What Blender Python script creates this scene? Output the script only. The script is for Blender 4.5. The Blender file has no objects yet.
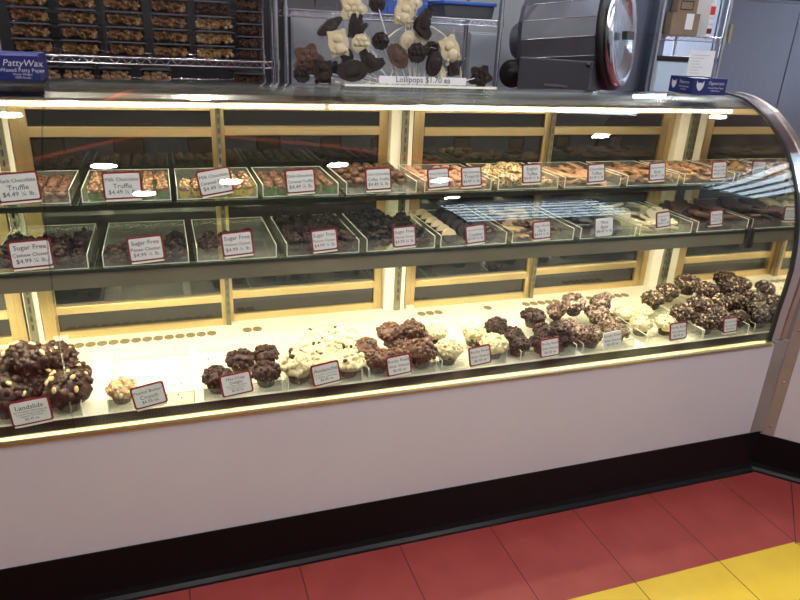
import bpy, bmesh, math, random
from mathutils import Vector, Matrix, Euler, noise
sc = bpy.context.scene
C = sc.collection
R = math.radians
PI = math.pi
rng = random.Random(7)

# ------------------------------------------------------------------ camera (solved from the floor tiles and the case's posts)
YAW, PITCH, ROLL, FPX = 0.34609661, 0.38396657, 0.04988002, 666.9590643
CAM = Vector((0, -1.5145851, 1.4493333))
fw = Vector((math.sin(YAW)*math.cos(PITCH), math.cos(YAW)*math.cos(PITCH), -math.sin(PITCH)))
r0 = Vector((math.cos(YAW), -math.sin(YAW), 0)); u0 = r0.cross(fw)
rt = math.cos(ROLL)*r0 + math.sin(ROLL)*u0
up = -math.sin(ROLL)*r0 + math.cos(ROLL)*u0
cd = bpy.data.cameras.new('camera'); cam = bpy.data.objects.new('camera', cd); C.objects.link(cam)
M = Matrix((rt, up, -fw)).transposed().to_4x4(); M.translation = CAM
cam.matrix_world = M
cd.sensor_width = 36; cd.lens = 36*FPX/800; cd.clip_start = .02; cd.clip_end = 100
sc.camera = cam

def at(px, py, ax, val):
    """point of the place seen at a pixel of the photograph, on the plane axis ax = val"""
    d = fw + rt*((px-400)/FPX) - up*((py-300)/FPX)
    t = (val - CAM[ax])/d[ax]
    return CAM + d*t
def atY(px, py, y): return at(px, py, 1, y)
def atZ(px, py, z): return at(px, py, 2, z)

# ------------------------------------------------------------------ materials
def newmat(name):
    m = bpy.data.materials.new(name); m.use_nodes = True
    nt = m.node_tree; nt.nodes.clear()
    out = nt.nodes.new('ShaderNodeOutputMaterial')
    return m, nt, out
def noise_mix(nt, c1, c2, scale, lo=.4, hi=.6, detail=4, coord='Object'):
    tc = nt.nodes.new('ShaderNodeTexCoord'); n = nt.nodes.new('ShaderNodeTexNoise')
    n.inputs['Scale'].default_value = scale; n.inputs['Detail'].default_value = detail
    nt.links.new(tc.outputs[coord], n.inputs['Vector'])
    cr = nt.nodes.new('ShaderNodeValToRGB')
    cr.color_ramp.elements[0].position = lo; cr.color_ramp.elements[1].position = hi
    cr.color_ramp.elements[0].color = (*c1, 1); cr.color_ramp.elements[1].color = (*c2, 1)
    nt.links.new(n.outputs['Fac'], cr.inputs['Fac'])
    return cr.outputs['Color'], n.outputs['Fac']
def mat(name, col, rough=.5, metal=0, col2=None, scale=40, lo=.4, hi=.6, bump=0, bscale=None, spec=.5, aniso=None, emit=None, estr=0):
    m, nt, out = newmat(name)
    b = nt.nodes.new('ShaderNodeBsdfPrincipled')
    nt.links.new(b.outputs[0], out.inputs[0])
    b.inputs['Base Color'].default_value = (*col, 1)
    b.inputs['Roughness'].default_value = rough; b.inputs['Metallic'].default_value = metal
    b.inputs['Specular IOR Level'].default_value = spec
    if col2 is not None:
        c, f = noise_mix(nt, col, col2, scale, lo, hi)
        nt.links.new(c, b.inputs['Base Color'])
    if bump:
        tc = nt.nodes.new('ShaderNodeTexCoord'); n = nt.nodes.new('ShaderNodeTexNoise')
        n.inputs['Scale'].default_value = bscale or scale; n.inputs['Detail'].default_value = 5
        nt.links.new(tc.outputs['Object'], n.inputs['Vector'])
        bp = nt.nodes.new('ShaderNodeBump'); bp.inputs['Strength'].default_value = bump; bp.inputs['Distance'].default_value = .004
        nt.links.new(n.outputs['Fac'], bp.inputs['Height']); nt.links.new(bp.outputs[0], b.inputs['Normal'])
    if emit:
        b.inputs['Emission Color'].default_value = (*emit, 1); b.inputs['Emission Strength'].default_value = estr
    return m
def brushed(name, col, rough=.3, axis='Z', amount=.25):
    m, nt, out = newmat(name)
    b = nt.nodes.new('ShaderNodeBsdfPrincipled'); nt.links.new(b.outputs[0], out.inputs[0])
    b.inputs['Metallic'].default_value = 1; b.inputs['Roughness'].default_value = rough
    tc = nt.nodes.new('ShaderNodeTexCoord'); mp = nt.nodes.new('ShaderNodeMapping')
    s = {'Z': (90, 90, 1.5), 'X': (1.5, 90, 90), 'Y': (90, 1.5, 90)}[axis]
    mp.inputs['Scale'].default_value = s
    n = nt.nodes.new('ShaderNodeTexNoise'); n.inputs['Scale'].default_value = 3; n.inputs['Detail'].default_value = 3
    nt.links.new(tc.outputs['Object'], mp.inputs[0]); nt.links.new(mp.outputs[0], n.inputs['Vector'])
    cr = nt.nodes.new('ShaderNodeValToRGB')
    cr.color_ramp.elements[0].color = (*[c*(1-amount) for c in col], 1); cr.color_ramp.elements[1].color = (*[min(1, c*(1+amount*.4)) for c in col], 1)
    nt.links.new(n.outputs['Fac'], cr.inputs['Fac']); nt.links.new(cr.outputs[0], b.inputs['Base Color'])
    return m
def clear(name, tint=(.97, .98, .96), ior=1.3, rough=.0, gcol=(1, 1, 1), wrinkle=0, wscale=60, milk=0):
    m, nt, out = newmat(name)
    tr = nt.nodes.new('ShaderNodeBsdfTransparent'); tr.inputs[0].default_value = (*tint, 1)
    gl = nt.nodes.new('ShaderNodeBsdfGlossy'); gl.inputs['Roughness'].default_value = rough; gl.inputs[0].default_value = (*gcol, 1)
    # Schlick reflectance from the facing angle (same from both sides of the pane)
    lw = nt.nodes.new('ShaderNodeLayerWeight'); lw.inputs['Blend'].default_value = .5
    pw = nt.nodes.new('ShaderNodeMath'); pw.operation = 'POWER'; nt.links.new(lw.outputs['Facing'], pw.inputs[0]); pw.inputs[1].default_value = 5
    fr = nt.nodes.new('ShaderNodeMath'); fr.operation = 'MULTIPLY_ADD'; f0 = ((ior-1)/(ior+1))**2
    nt.links.new(pw.outputs[0], fr.inputs[0]); fr.inputs[1].default_value = 1-f0; fr.inputs[2].default_value = f0
    mx = nt.nodes.new('ShaderNodeMixShader')
    nt.links.new(fr.outputs[0], mx.inputs[0]); nt.links.new(tr.outputs[0], mx.inputs[1]); nt.links.new(gl.outputs[0], mx.inputs[2])
    if milk:
        df = nt.nodes.new('ShaderNodeBsdfDiffuse'); df.inputs[0].default_value = (.85, .86, .80, 1)
        m2 = nt.nodes.new('ShaderNodeMixShader'); m2.inputs[0].default_value = milk
        nt.links.new(mx.outputs[0], m2.inputs[1]); nt.links.new(df.outputs[0], m2.inputs[2]); nt.links.new(m2.outputs[0], out.inputs[0])
    else: nt.links.new(mx.outputs[0], out.inputs[0])
    if wrinkle:
        tc = nt.nodes.new('ShaderNodeTexCoord'); n = nt.nodes.new('ShaderNodeTexNoise')
        n.inputs['Scale'].default_value = wscale; n.inputs['Detail'].default_value = 2
        nt.links.new(tc.outputs['Object'], n.inputs['Vector'])
        bp = nt.nodes.new('ShaderNodeBump'); bp.inputs['Strength'].default_value = wrinkle; bp.inputs['Distance'].default_value = .003
        nt.links.new(n.outputs['Fac'], bp.inputs['Height'])
        nt.links.new(bp.outputs[0], gl.inputs['Normal']); nt.links.new(bp.outputs[0], lw.inputs['Normal'])
    return m
def emis(name, col, s):
    m, nt, out = newmat(name)
    e = nt.nodes.new('ShaderNodeEmission'); e.inputs[0].default_value = (*col, 1); e.inputs[1].default_value = s
    nt.links.new(e.outputs[0], out.inputs[0]); return m

MT = {}
MT['panel'] = mat('white_laminate', (.565, .545, .60), .35, col2=(.54, .515, .57), scale=3, lo=.3, hi=.7)
MT['base'] = mat('black_vinyl', (.004, .004, .005), .33, spec=.18, bump=.05, bscale=30)
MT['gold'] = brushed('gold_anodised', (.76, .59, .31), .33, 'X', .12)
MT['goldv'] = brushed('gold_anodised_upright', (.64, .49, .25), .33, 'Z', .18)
MT['brass'] = brushed('brass_rail', (.56, .50, .28), .36, 'X', .4)
MT['deck'] = mat('white_deck', (.86, .82, .70), .4, col2=(.83, .79, .67), scale=12)
MT['white'] = mat('cream_enamel', (.82, .78, .66), .4)
MT['pane'] = mat('dark_tinted_glass', (.010, .012, .012), .03, spec=.8)
MT['dark'] = mat('dark_gasket', (.01, .01, .01), .6)
MT['rubber'] = mat('black_rubber', (.008, .008, .008), .45)
MT['mirror'] = brushed('mirror_finish_steel', (.70, .70, .68), .035, 'Z', .06)
MT['trimsteel'] = mat('dull_steel_trim', (.36, .33, .31), .42, .45, col2=(.32, .29, .27), scale=8)
MT['capsteel'] = brushed('curved_cap_steel', (.58, .59, .62), .16, 'Z', .1)
MT['steel'] = brushed('brushed_steel', (.60, .57, .54), .3, 'Z', .15)
MT['steelb'] = brushed('cool_brushed_steel', (.27, .30, .37), .33, 'Z', .3)
MT['chrome'] = mat('chrome', (.75, .76, .78), .12, 1)
MT['wire'] = mat('chrome_wire', (.55, .57, .62), .25, 1)
MT['bar'] = mat('satin_lamp_housing', (.26, .25, .17), .25, .45, col2=(.22, .21, .14), scale=4)
MT['canopy'] = brushed('satin_canopy', (.42, .40, .34), .25, 'X', .1)
MT['glass'] = clear('display_glass', (.97, .985, .965), 1.4)
MT['shelfglass'] = clear('shelf_glass', (.88, .95, .90), 1.35)
MT['glassedge'] = mat('green_glass_edge', (.008, .022, .016), .15)
MT['acrylic'] = clear('clear_acrylic', (.965, .97, .95), 1.3, milk=.05)
MT['edge'] = mat('lit_acrylic_edge', (.80, .79, .68), .3)  # pale colour stands in for lamplight caught by the polished edges
MT['edge2'] = clear('dim_acrylic_edge', (.60, .62, .56), 2.2)  # dimmer copy, painted for edges that catch less lamplight
MT['tube'] = emis('fluorescent_tube', (1, .90, .66), 9)
MT['red'] = mat('red_sign_frame', (.19, .007, .016), .35)
MT['card'] = mat('white_card', (.70, .70, .73), .6)
MT['ink'] = mat('dark_teal_ink', (.02, .05, .06), .6)
MT['inkred'] = mat('plum_ink', (.12, .012, .03), .6)
MT['choc'] = mat('dark_chocolate', (.022, .011, .008), .45, col2=(.042, .020, .014), spec=.3, scale=45, bump=.5, bscale=90)
MT['choc2'] = mat('darkest_chocolate', (.012, .0075, .006), .42, col2=(.026, .015, .012), spec=.3, scale=45, bump=.5, bscale=90)
MT['milk'] = mat('milk_chocolate', (.055, .024, .013), .45, col2=(.105, .050, .026), scale=45, bump=.5, bscale=90)
MT['milk2'] = mat('tan_truffle', (.115, .048, .027), .5, col2=(.22, .10, .052), scale=70, bump=.4, bscale=90)
MT['whitec'] = mat('white_chocolate', (.64, .57, .36), .45, col2=(.50, .42, .25), scale=55, lo=.35, hi=.7, bump=.3, bscale=70)
MT['crunch'] = mat('peanut_crunch', (.70, .50, .27), .5, col2=(.42, .20, .09), scale=50, lo=.42, hi=.6, bump=.3)
MT['nut'] = mat('walnut_bits', (.36, .20, .10), .6, col2=(.60, .42, .24), scale=60)
MT['peanut'] = mat('peanut_half', (.62, .45, .20), .5)
MT['dust'] = mat('almond_crumb', (.34, .21, .13), .6, col2=(.60, .44, .29), scale=120)
MT['rose'] = mat('rosy_almond_crumb', (.11, .062, .045), .6, col2=(.36, .24, .18), scale=110)
MT['almondchoc'] = mat('almond_flecked_chocolate', (.016, .010, .008), .45, col2=(.40, .28, .18), scale=120, lo=.55, hi=.66, spec=.3, bump=.5, bscale=90)
MT['rosychoc'] = mat('dusted_chocolate', (.060, .034, .026), .5, col2=(.40, .29, .22), scale=110, lo=.44, hi=.64, spec=.3, bump=.5, bscale=90)
MT['walnutchoc'] = mat('walnut_flecked_chocolate', (.013, .008, .0065), .45, col2=(.15, .085, .05), scale=110, lo=.54, hi=.68, spec=.3, bump=.5, bscale=90)
MT['cup'] = mat('chocolate_cup', (.035, .018, .013), .45)
MT['cupgreen'] = mat('mint_chocolate_cup', (.045, .075, .025), .45)
MT['papergreen'] = mat('green_candy_cup', (.10, .25, .06), .6)
MT['paperyellow'] = mat('yellow_candy_cup', (.60, .46, .05), .6)
MT['paperbrown'] = mat('brown_candy_cup', (.05, .03, .02), .6)
MT['toffee'] = mat('toffee_cream', (.66, .48, .25), .5, col2=(.10, .05, .03), scale=170, lo=.50, hi=.56)
MT['pinkish'] = mat('pink_tan_coating', (.42, .20, .12), .5, col2=(.56, .31, .20), scale=90, bump=.2)
MT['tan'] = mat('tan_toffee', (.30, .15, .08), .5, col2=(.44, .26, .15), scale=40)
MT['tanbark'] = mat('tan_bark', (.50, .34, .17), .45, col2=(.05, .025, .015), scale=28, lo=.50, hi=.56)
MT['greybark'] = mat('dark_mint_bark', (.022, .024, .028), .4, col2=(.12, .13, .13), scale=30, lo=.5, hi=.66)
MT['creambark'] = mat('cream_bark', (.76, .66, .42), .45, col2=(.06, .035, .02), scale=55, lo=.62, hi=.68)
MT['brownbark'] = mat('brown_bark', (.060, .030, .022), .42, col2=(.11, .055, .04), scale=18)
MT['nutbark'] = mat('nut_bark', (.12, .055, .028), .5, col2=(.36, .20, .10), scale=35)
MT['almond'] = mat('orange_almond_bark', (.24, .11, .045), .5, col2=(.48, .29, .14), scale=35)
MT['cookie'] = mat('pale_cookie', (.66, .48, .28), .5)
MT['pinksprinkle'] = mat('pink_candy', (.55, .20, .14), .5)
MT['kraft'] = mat('corrugated_board', (.25, .185, .125), .8, col2=(.22, .16, .105), scale=6)
MT['paper'] = mat('white_paper', (.74, .77, .80), .7)
MT['navy'] = mat('navy_box', (.007, .012, .105), .4)
MT['navytop'] = mat('navy_lid', (.010, .020, .16), .4)
MT['boxink'] = mat('silver_print', (.50, .52, .60), .5)
MT['blue'] = mat('blue_plastic', (.03, .10, .42), .35)
MT['wall'] = mat('grey_wall', (.30, .32, .34), .8)
MT['wallw'] = mat('white_wall', (.70, .72, .74), .8)
MT['ceil'] = mat('pale_ceiling', (.46, .45, .43), .9)
MT['shadewall'] = mat('shaded_wall', (.012, .013, .016), .8)  # near black: the shade behind the left rack, put into the colour
MT['grout'] = mat('grout', (.02, .01, .01), .8)
MT['cell'] = clear('cellophane', (.965, .97, .98), 1.25, .03, (.95, .96, 1), wrinkle=1.0, wscale=5)
MT['stick'] = mat('white_stick', (.72, .72, .72), .5)
MT['clam'] = clear('clamshell_plastic', (.80, .80, .82), 1.35, .08)
MT['clamrim'] = mat('clamshell_rim', (.09, .09, .10), .25)
MT['caramel'] = mat('caramel_corn', (.20, .095, .03), .5, col2=(.46, .27, .11), scale=35, lo=.45, hi=.62)
MT['caramel2'] = mat('pale_caramel_corn', (.34, .19, .07), .5, col2=(.60, .40, .19), scale=35, lo=.45, hi=.62)
MT['redcorn'] = mat('reddish_corn', (.085, .030, .018), .5, col2=(.14, .06, .035), scale=35)
MT['machine'] = mat('grey_machine_steel', (.15, .16, .19), .36, .55, col2=(.12, .13, .155), scale=6)
MT['machpaint'] = mat('charcoal_machine_paint', (.05, .052, .062), .4)
MT['bigcab'] = mat('pale_grey_cabinet', (.42, .46, .50), .5)

# ------------------------------------------------------------------ mesh builder
class MB:
    def __init__(s): s.bm = bmesh.new()
    def _mi(s, faces, mi):
        if mi:
            for f in faces: f.material_index = mi
    def box(s, x0, x1, y0, y1, z0, z1, mi=0, mx=None):
        pts = [Vector((x, y, z)) for z in (z0, z1) for x, y in ((x0, y0), (x1, y0), (x1, y1), (x0, y1))]
        if mx is not None: pts = [mx @ p for p in pts]
        v = [s.bm.verts.new(p) for p in pts]
        F = [s.bm.faces.new([v[i] for i in q]) for q in ((3, 2, 1, 0), (4, 5, 6, 7), (0, 1, 5, 4), (1, 2, 6, 5), (2, 3, 7, 6), (3, 0, 4, 7))]
        s._mi(F, mi); return s
    def prism(s, poly, axis, a0, a1, mi=0, mx=None):
        """closed polygon in the plane across axis, pulled from a0 to a1"""
        def P(q, a):
            if axis == 0: p = Vector((a, q[0], q[1]))
            elif axis == 1: p = Vector((q[0], a, q[1]))
            else: p = Vector((q[0], q[1], a))
            return mx @ p if mx is not None else p
        A = [s.bm.verts.new(P(q, a0)) for q in poly]; B = [s.bm.verts.new(P(q, a1)) for q in poly]
        n = len(poly); F = []
        F.append(s.bm.faces.new(A[::-1])); F.append(s.bm.faces.new(B))
        for i in range(n): F.append(s.bm.faces.new([A[i], A[(i+1) % n], B[(i+1) % n], B[i]]))
        s._mi(F, mi); return s
    def tube(s, pts, r, n=8, mi=0, caps=True):
        pts = [Vector(p) for p in pts]; rings = []
        for i, p in enumerate(pts):
            d = (pts[min(i+1, len(pts)-1)] - pts[max(i-1, 0)]).normalized()
            a = d.orthogonal().normalized() if abs(d.z) > .9 else d.cross(Vector((0, 0, 1))).normalized()
            b = d.cross(a).normalized()
            rr = r[i] if isinstance(r, (list, tuple)) else r
            rings.append([s.bm.verts.new(p + a*rr*math.cos(2*PI*k/n) + b*rr*math.sin(2*PI*k/n)) for k in range(n)])
        F = []
        for A, B in zip(rings, rings[1:]):
            for k in range(n): F.append(s.bm.faces.new([A[k], A[(k+1) % n], B[(k+1) % n], B[k]]))
        if caps:
            F2 = [s.bm.faces.new([s.bm.verts.new(v.co) for v in q]) for q in (rings[0][::-1], rings[-1])]; s._mi(F2, mi)
        for f in F: f.smooth = True
        s._mi(F, mi); return s
    def lathe(s, prof, n=24, mi=0, mx=None, smooth=True, wob=None):
        """prof: list of (radius, height) turned about z"""
        rings = []
        for r, z in prof:
            ring = []
            for k in range(n):
                a = 2*PI*k/n; rr = r*(1 + (wob if wob and k % 2 else 0))
                p = Vector((rr*math.cos(a), rr*math.sin(a), z))
                ring.append(s.bm.verts.new(mx @ p if mx is not None else p))
            rings.append(ring)
        F = []
        for A, B in zip(rings, rings[1:]):
            for k in range(n): F.append(s.bm.faces.new([A[k], A[(k+1) % n], B[(k+1) % n], B[k]]))
        F2 = [s.bm.faces.new([s.bm.verts.new(v.co) for v in q]) for q in (rings[0][::-1], rings[-1])]; s._mi(F2, mi)
        if smooth:
            for f in F: f.smooth = True
        s._mi(F, mi); return s
    def blob(s, c, r, sub=2, amp=.15, freq=2.0, seed=0, mi=0, sq=(1, 1, 1), smooth=True, rot=None):
        o = bmesh.ops.create_icosphere(s.bm, subdivisions=sub, radius=1)
        off = Vector((seed*3.17 % 50, seed*7.3 % 50, seed*1.7 % 50)); fs = set()
        rot = rot or Matrix.Identity(3)
        for v in o['verts']:
            d = v.co.copy(); k = 1 + amp*noise.fractal(d*freq + off, 1.0, 2.0, 2)
            q = Vector((d.x*sq[0], d.y*sq[1], d.z*sq[2]))*(r*k)
            v.co = Vector(c) + rot @ q
            fs.update(v.link_faces)
        for f in fs:
            f.smooth = smooth
            if mi: f.material_index = mi
        return s
    def build(s, name, mats, parent=None, bevel=0, loc=None, seg=2):
        if not isinstance(mats, (list, tuple)): mats = [mats]
        bmesh.ops.recalc_face_normals(s.bm, faces=s.bm.faces)
        me = bpy.data.meshes.new(name); s.bm.to_mesh(me); s.bm.free()
        for m in mats: me.materials.append(m)
        o = bpy.data.objects.new(name, me); C.objects.link(o)
        if parent is not None: o.parent = parent
        if loc is not None: o.location = loc
        if bevel:
            b = o.modifiers.new('bevel', 'BEVEL'); b.width = bevel; b.segments = seg; b.limit_method = 'ANGLE'
        return o
def empty(name, loc=(0, 0, 0), rot=(0, 0, 0)):
    o = bpy.data.objects.new(name, None); C.objects.link(o); o.location = loc; o.rotation_euler = rot
    o.empty_display_size = .05; return o
def tag(o, label, cat, group=None, kind=None):
    o['label'] = label; o['category'] = cat
    if group: o['group'] = group
    if kind: o['kind'] = kind
    return o
def struct(o): o['kind'] = 'structure'; return o
def place(mesh_o, name, parent=None, loc=(0, 0, 0), rot=(0, 0, 0), sc_=1):
    o = bpy.data.objects.new(name, mesh_o); C.objects.link(o)
    if parent is not None: o.parent = parent
    o.location = loc; o.rotation_euler = rot
    o.scale = (sc_,)*3 if isinstance(sc_, (int, float)) else sc_
    return o
def meshonly(mb, name, mats):
    o = mb.build(name, mats); me = o.data; bpy.data.objects.remove(o); return me

# lettering: built-in font turned into mesh, lying in the local x-z plane and facing -y
_tc = {}
def text_mesh(txt, m, w=None, h=None, shear=0):
    key = (txt, m.name, w, h, shear)
    if key in _tc: return _tc[key]
    cu = bpy.data.curves.new('lettering', 'FONT'); cu.body = txt; cu.align_x = 'CENTER'; cu.align_y = 'CENTER'; cu.size = 1; cu.resolution_u = 2
    cu.shear = shear; cu.extrude = .01
    o = bpy.data.objects.new('lettering', cu); C.objects.link(o)
    dg = bpy.context.evaluated_depsgraph_get(); dg.update()
    me = bpy.data.meshes.new_from_object(o.evaluated_get(dg)); bpy.data.objects.remove(o)
    xs = [v.co.x for v in me.vertices]; ys = [v.co.y for v in me.vertices]
    bw, bh = max(xs)-min(xs), max(ys)-min(ys); cx, cy = (max(xs)+min(xs))/2, (max(ys)+min(ys))/2
    k = 1e9
    if w: k = min(k, w/bw)
    if h: k = min(k, h/.72)
    for v in me.vertices: v.co = Vector(((v.co.x-cx)*k, -v.co.z*k*.3, (v.co.y-cy)*k))
    me.materials.clear(); me.materials.append(m); me.name = 'lettering'
    _tc[key] = me; return me

# ------------------------------------------------------------------ the display case
ZD, ZL, ZU = .518, .866, 1.006           # tops of deck, lower shelf, upper shelf
YB = .57                                 # plane of the sliding doors
XE, XL = 1.892, -.98                     # ends of the case
PROF = [(.009, .528), (.007, .58), (.006, .636), (.001, .717), (0, .788), (.006, .85), (.016, .901), (.028, .95), (.042, .992), (.057, 1.03), (.077, 1.065), (.10, 1.104), (.128, 1.142),
        (.158, 1.174), (.191, 1.202), (.224, 1.226), (.258, 1.247), (.29, 1.262), (.321, 1.274), (.35, 1.284), (.38, 1.290), (.415, 1.2945), (.45, 1.296)]
case = tag(empty('display_case', (.5, .3, 0)), 'long curved-glass confectionery case with white front and black kick base', 'display case')
case_c = Vector((.5, .3, 0))
def part(mb, name, m, bevel=0, parent=None):
    o = mb.build(name, m, parent or case, bevel)
    if parent is None: o.location = -case_c
    return o
part(MB().box(XL, 1.909, .0, .02, .165, .517), 'front_panel', MT['panel'])
b = MB(); b.prism([(-.004, .165), (.02, .165), (.02, 0), (-.022, 0), (-.020, .006), (-.010, .014), (-.004, .03)], 0, XL, 1.955); part(b, 'kick_base', MT['base'])
part(MB().box(XL, 1.89, .02, .62, .05, .50), 'cabinet_body', MT['white'])
part(MB().prism([(-.005, .517), (-.005, .524), (-.002, .5295), (.012, .531), (.03, .523), (.03, .505), (.02, .505), (.02, .517)], 0, XL, 1.893), 'front_rail', MT['brass'])
# perforated vent strip
gm, nt, out = newmat('perforated_vent')
bb = nt.nodes.new('ShaderNodeBsdfPrincipled'); nt.links.new(bb.outputs[0], out.inputs[0]); bb.inputs['Roughness'].default_value = .4; bb.inputs['Metallic'].default_value = .6
tc = nt.nodes.new('ShaderNodeTexCoord'); vo = nt.nodes.new('ShaderNodeTexVoronoi'); vo.inputs['Scale'].default_value = 130; vo.inputs['Randomness'].default_value = .0
nt.links.new(tc.outputs['Object'], vo.inputs['Vector']); cr = nt.nodes.new('ShaderNodeValToRGB')
cr.color_ramp.elements[0].position = .45; cr.color_ramp.elements[1].position = .55; cr.color_ramp.elements[0].color = (.004, .004, .003, 1); cr.color_ramp.elements[1].color = (.035, .033, .026, 1)
nt.links.new(vo.outputs['Distance'], cr.inputs['Fac']); nt.links.new(cr.outputs[0], bb.inputs['Base Color']); MT['vent'] = gm
part(MB().box(XL, 1.89, .028, .088, .505, .516), 'vent_grille', MT['vent'])
part(MB().box(XL, 1.89, .088, .60, .50, ZD-.001), 'deck', MT['deck'])
# row of oval return-air holes at the back of the deck
MT['hole'] = mat('dim_air_hole', (.26, .20, .10), .7)
for x0, x1 in ((-.345, .13), (.19, .26), (1.06, 1.10), (1.22, 1.40), (1.50, 1.72), (.80, .9)):
    n = max(1, int((x1-x0)/.032))
    for k in range(n):
        b = MB(); mx = Matrix.Translation((x0+.016+k*.0325, .515, ZD-.0012)) @ Matrix.Diagonal((1.03, 1.25, 1, 1))
        b.lathe([(.0145, 0), (.0145, .0012)], 16, mx=mx); part(b, 'air_hole', MT['hole'])
# curved front glass: two panels with a seam
def glass_panel(x0, x1, name):
    b = MB(); poly = list(PROF); inner = []
    for i, (y, z) in enumerate(PROF):
        a = Vector(PROF[max(i-1, 0)]); c = Vector(PROF[min(i+1, len(PROF)-1)]); t = (c-a).normalized()
        inner.append((y + t.y*.006, z - t.x*.006))
    # outer and inner skins
    def skin(pr):
        A = [b.bm.verts.new((x0, y, z)) for y, z in pr]; B = [b.bm.verts.new((x1, y, z)) for y, z in pr]
        for i in range(len(pr)-1):
            f = b.bm.faces.new([A[i], B[i], B[i+1], A[i+1]]); f.smooth = True
        return A, B
    A, B = skin(PROF); A2, B2 = skin(inner)
    for P, Q in ((A, A2), (B, B2)):
        for i in range(len(PROF)-1): b.bm.faces.new([b.bm.verts.new(v.co) for v in (P[i], P[i+1], Q[i+1], Q[i])]).material_index = 1   # own corners, so the skin keeps its true normals
    for i in (0, -1): b.bm.faces.new([b.bm.verts.new(v.co) for v in (A[i], B[i], B2[i], A2[i])]).material_index = 1
    return part(b, name, [MT['glass'], MT['glassedge']])
XS = atY(51, 97, .40).x
glass_panel(XL, XS-.001, 'glass_front'); glass_panel(XS+.001, XE-.004, 'glass_front')
# black rubber seal down the end of the glass
def band(prof_out, prof_in, x0, x1):
    b = MB(); n = len(prof_out); q = list(prof_out) + list(prof_in)[::-1]
    V0 = [b.bm.verts.new((x0, y, z)) for y, z in prof_out]; W0 = [b.bm.verts.new((x0, y, z)) for y, z in prof_in]
    V1 = [b.bm.verts.new((x1, y, z)) for y, z in prof_out]; W1 = [b.bm.verts.new((x1, y, z)) for y, z in prof_in]
    for i in range(n-1):
        b.bm.faces.new([V0[i], V0[i+1], W0[i+1], W0[i]]); b.bm.faces.new([V1[i], W1[i], W1[i+1], V1[i+1]])
        b.bm.faces.new([V0[i], V1[i], V1[i+1], V0[i+1]]); b.bm.faces.new([W0[i], W0[i+1], W1[i+1], W1[i]])
    for i in (0, n-1): b.bm.faces.new([V0[i], W0[i], W1[i], V1[i]])
    return b
def offs(pr, d):
    o = []
    for i, (y, z) in enumerate(pr):
        a = Vector(pr[max(i-1, 0)]); c = Vector(pr[min(i+1, len(pr)-1)]); t = (c-a).normalized()
        o.append((y + t.y*d, z - t.x*d))
    return o
part(band(offs(PROF, -.003), offs(PROF, .0085), XE-.006, XE+.004), 'glass_seal', MT['rubber'])
# mirror-finish end panel inside, curved steel cap beside the seal, plain steel post below
part(MB().prism(PROF + [(.60, 1.28), (.60, .14), (.009, .14)], 0, XE+.0005, XE+.006), 'end_panel', MT['mirror'])
CAPP = offs(PROF, -.001)
part(band(CAPP, offs(PROF, .006), XE+.0065, XE+.046), 'end_cap', MT['capsteel'])
part(band(offs(PROF, -.005), offs(PROF, .008), XE+.0462, XE+.066), 'end_trim', MT['steel'])
part(MB().box(1.9095, 1.968, -.001, .03, .165, .527), 'end_post', MT['trimsteel'])
part(MB().prism([(y, z) for y, z in PROF] + [(.60, 1.28), (.60, .14), (.009, .14)], 0, XL-.014, XL-.002), 'end_panel', MT['mirror'])
# back: posts, sliding doors
def door(x0, x1, yo, name='sliding_door', sl=.042, sr=.042):
    d = empty(name, (0, 0, 0)); d.parent = case; d.location = Vector(((x0+x1)/2, YB, .51)) - case_c
    o = Vector(((x0+x1)/2, YB, .51)); y0, y1 = YB+yo, YB+yo+.022
    def p(mb, n, m, bv=0):
        q = mb.build(n, m, d, bv); q.location = -o; return q
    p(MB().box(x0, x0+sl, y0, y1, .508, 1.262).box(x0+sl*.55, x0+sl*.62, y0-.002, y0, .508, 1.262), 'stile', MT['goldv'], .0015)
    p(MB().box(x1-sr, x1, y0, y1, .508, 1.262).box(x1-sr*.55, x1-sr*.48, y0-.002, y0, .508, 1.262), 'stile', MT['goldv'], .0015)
    p(MB().box(x0+sl, x1-sr, y0, y1, .508, .542), 'bottom_rail', MT['gold'], .0015)
    p(MB().box(x0+sl, x1-sr, y0, y1, 1.205, 1.262), 'top_rail', MT['gold'], .0015)
    p(MB().box(x0+sl, x1-sr, y0-.004, y1, .600, .625), 'cross_rail', MT['gold'], .0015)
    p(MB().box(x0+sl, x1-sr, y0-.004, y1, 1.131, 1.158), 'cross_rail', MT['gold'], .0015)
    p(MB().box(x0+sl-.002, x1-sr+.002, y0+.010, y0+.015, .53, 1.21), 'pane', MT['pane'])
    return d
door(-.394, .155, .000, sl=.043, sr=.022); door(.152, .690, .024, sl=.02, sr=.030)
door(.770, 1.283, .000, sl=.036, sr=.030); door(1.283, 1.826, .024, sl=.022, sr=.055)
door(-.93, -.44, .0)
def standard(x, w=.022):
    s = MB().box(x-w/2, x+w/2, YB-.010, YB, .52, 1.262).build('shelf_standard', MT['bar'], case); s.location = -case_c
    k = MB()
    for i in range(24): k.box(x-.003, x+.003, YB-.0115, YB-.0095, .56+i*.029, .578+i*.029)
    q = k.build('slots', MT['dark'], s); return s
def post(x0, x1): part(MB().box(x0, x1, YB, YB+.05, .508, 1.262), 'back_post', MT['white'], .002)
post(-.436, -.396); post(.692, .768); post(1.83, 1.891)
standard(-.42); standard(.153, .014); standard(.739); standard(1.283, .014); standard(1.882, .016)
part(MB().box(-.37, -.33, YB-.012, YB-.001, .519, .533), 'door_stop', MT['white'], .001); part(MB().box(.775, .80, YB-.012, YB-.001, .519, .533), 'door_stop', MT['white'], .001)
part(MB().box(XL, XE, YB+.05, YB+.06, .5, 1.27), 'back_panel', MT['dark'])
part(MB().box(XL, XE, YB-.03, YB+.055, 1.262, 1.280), 'top_rail', MT['canopy'])
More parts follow.
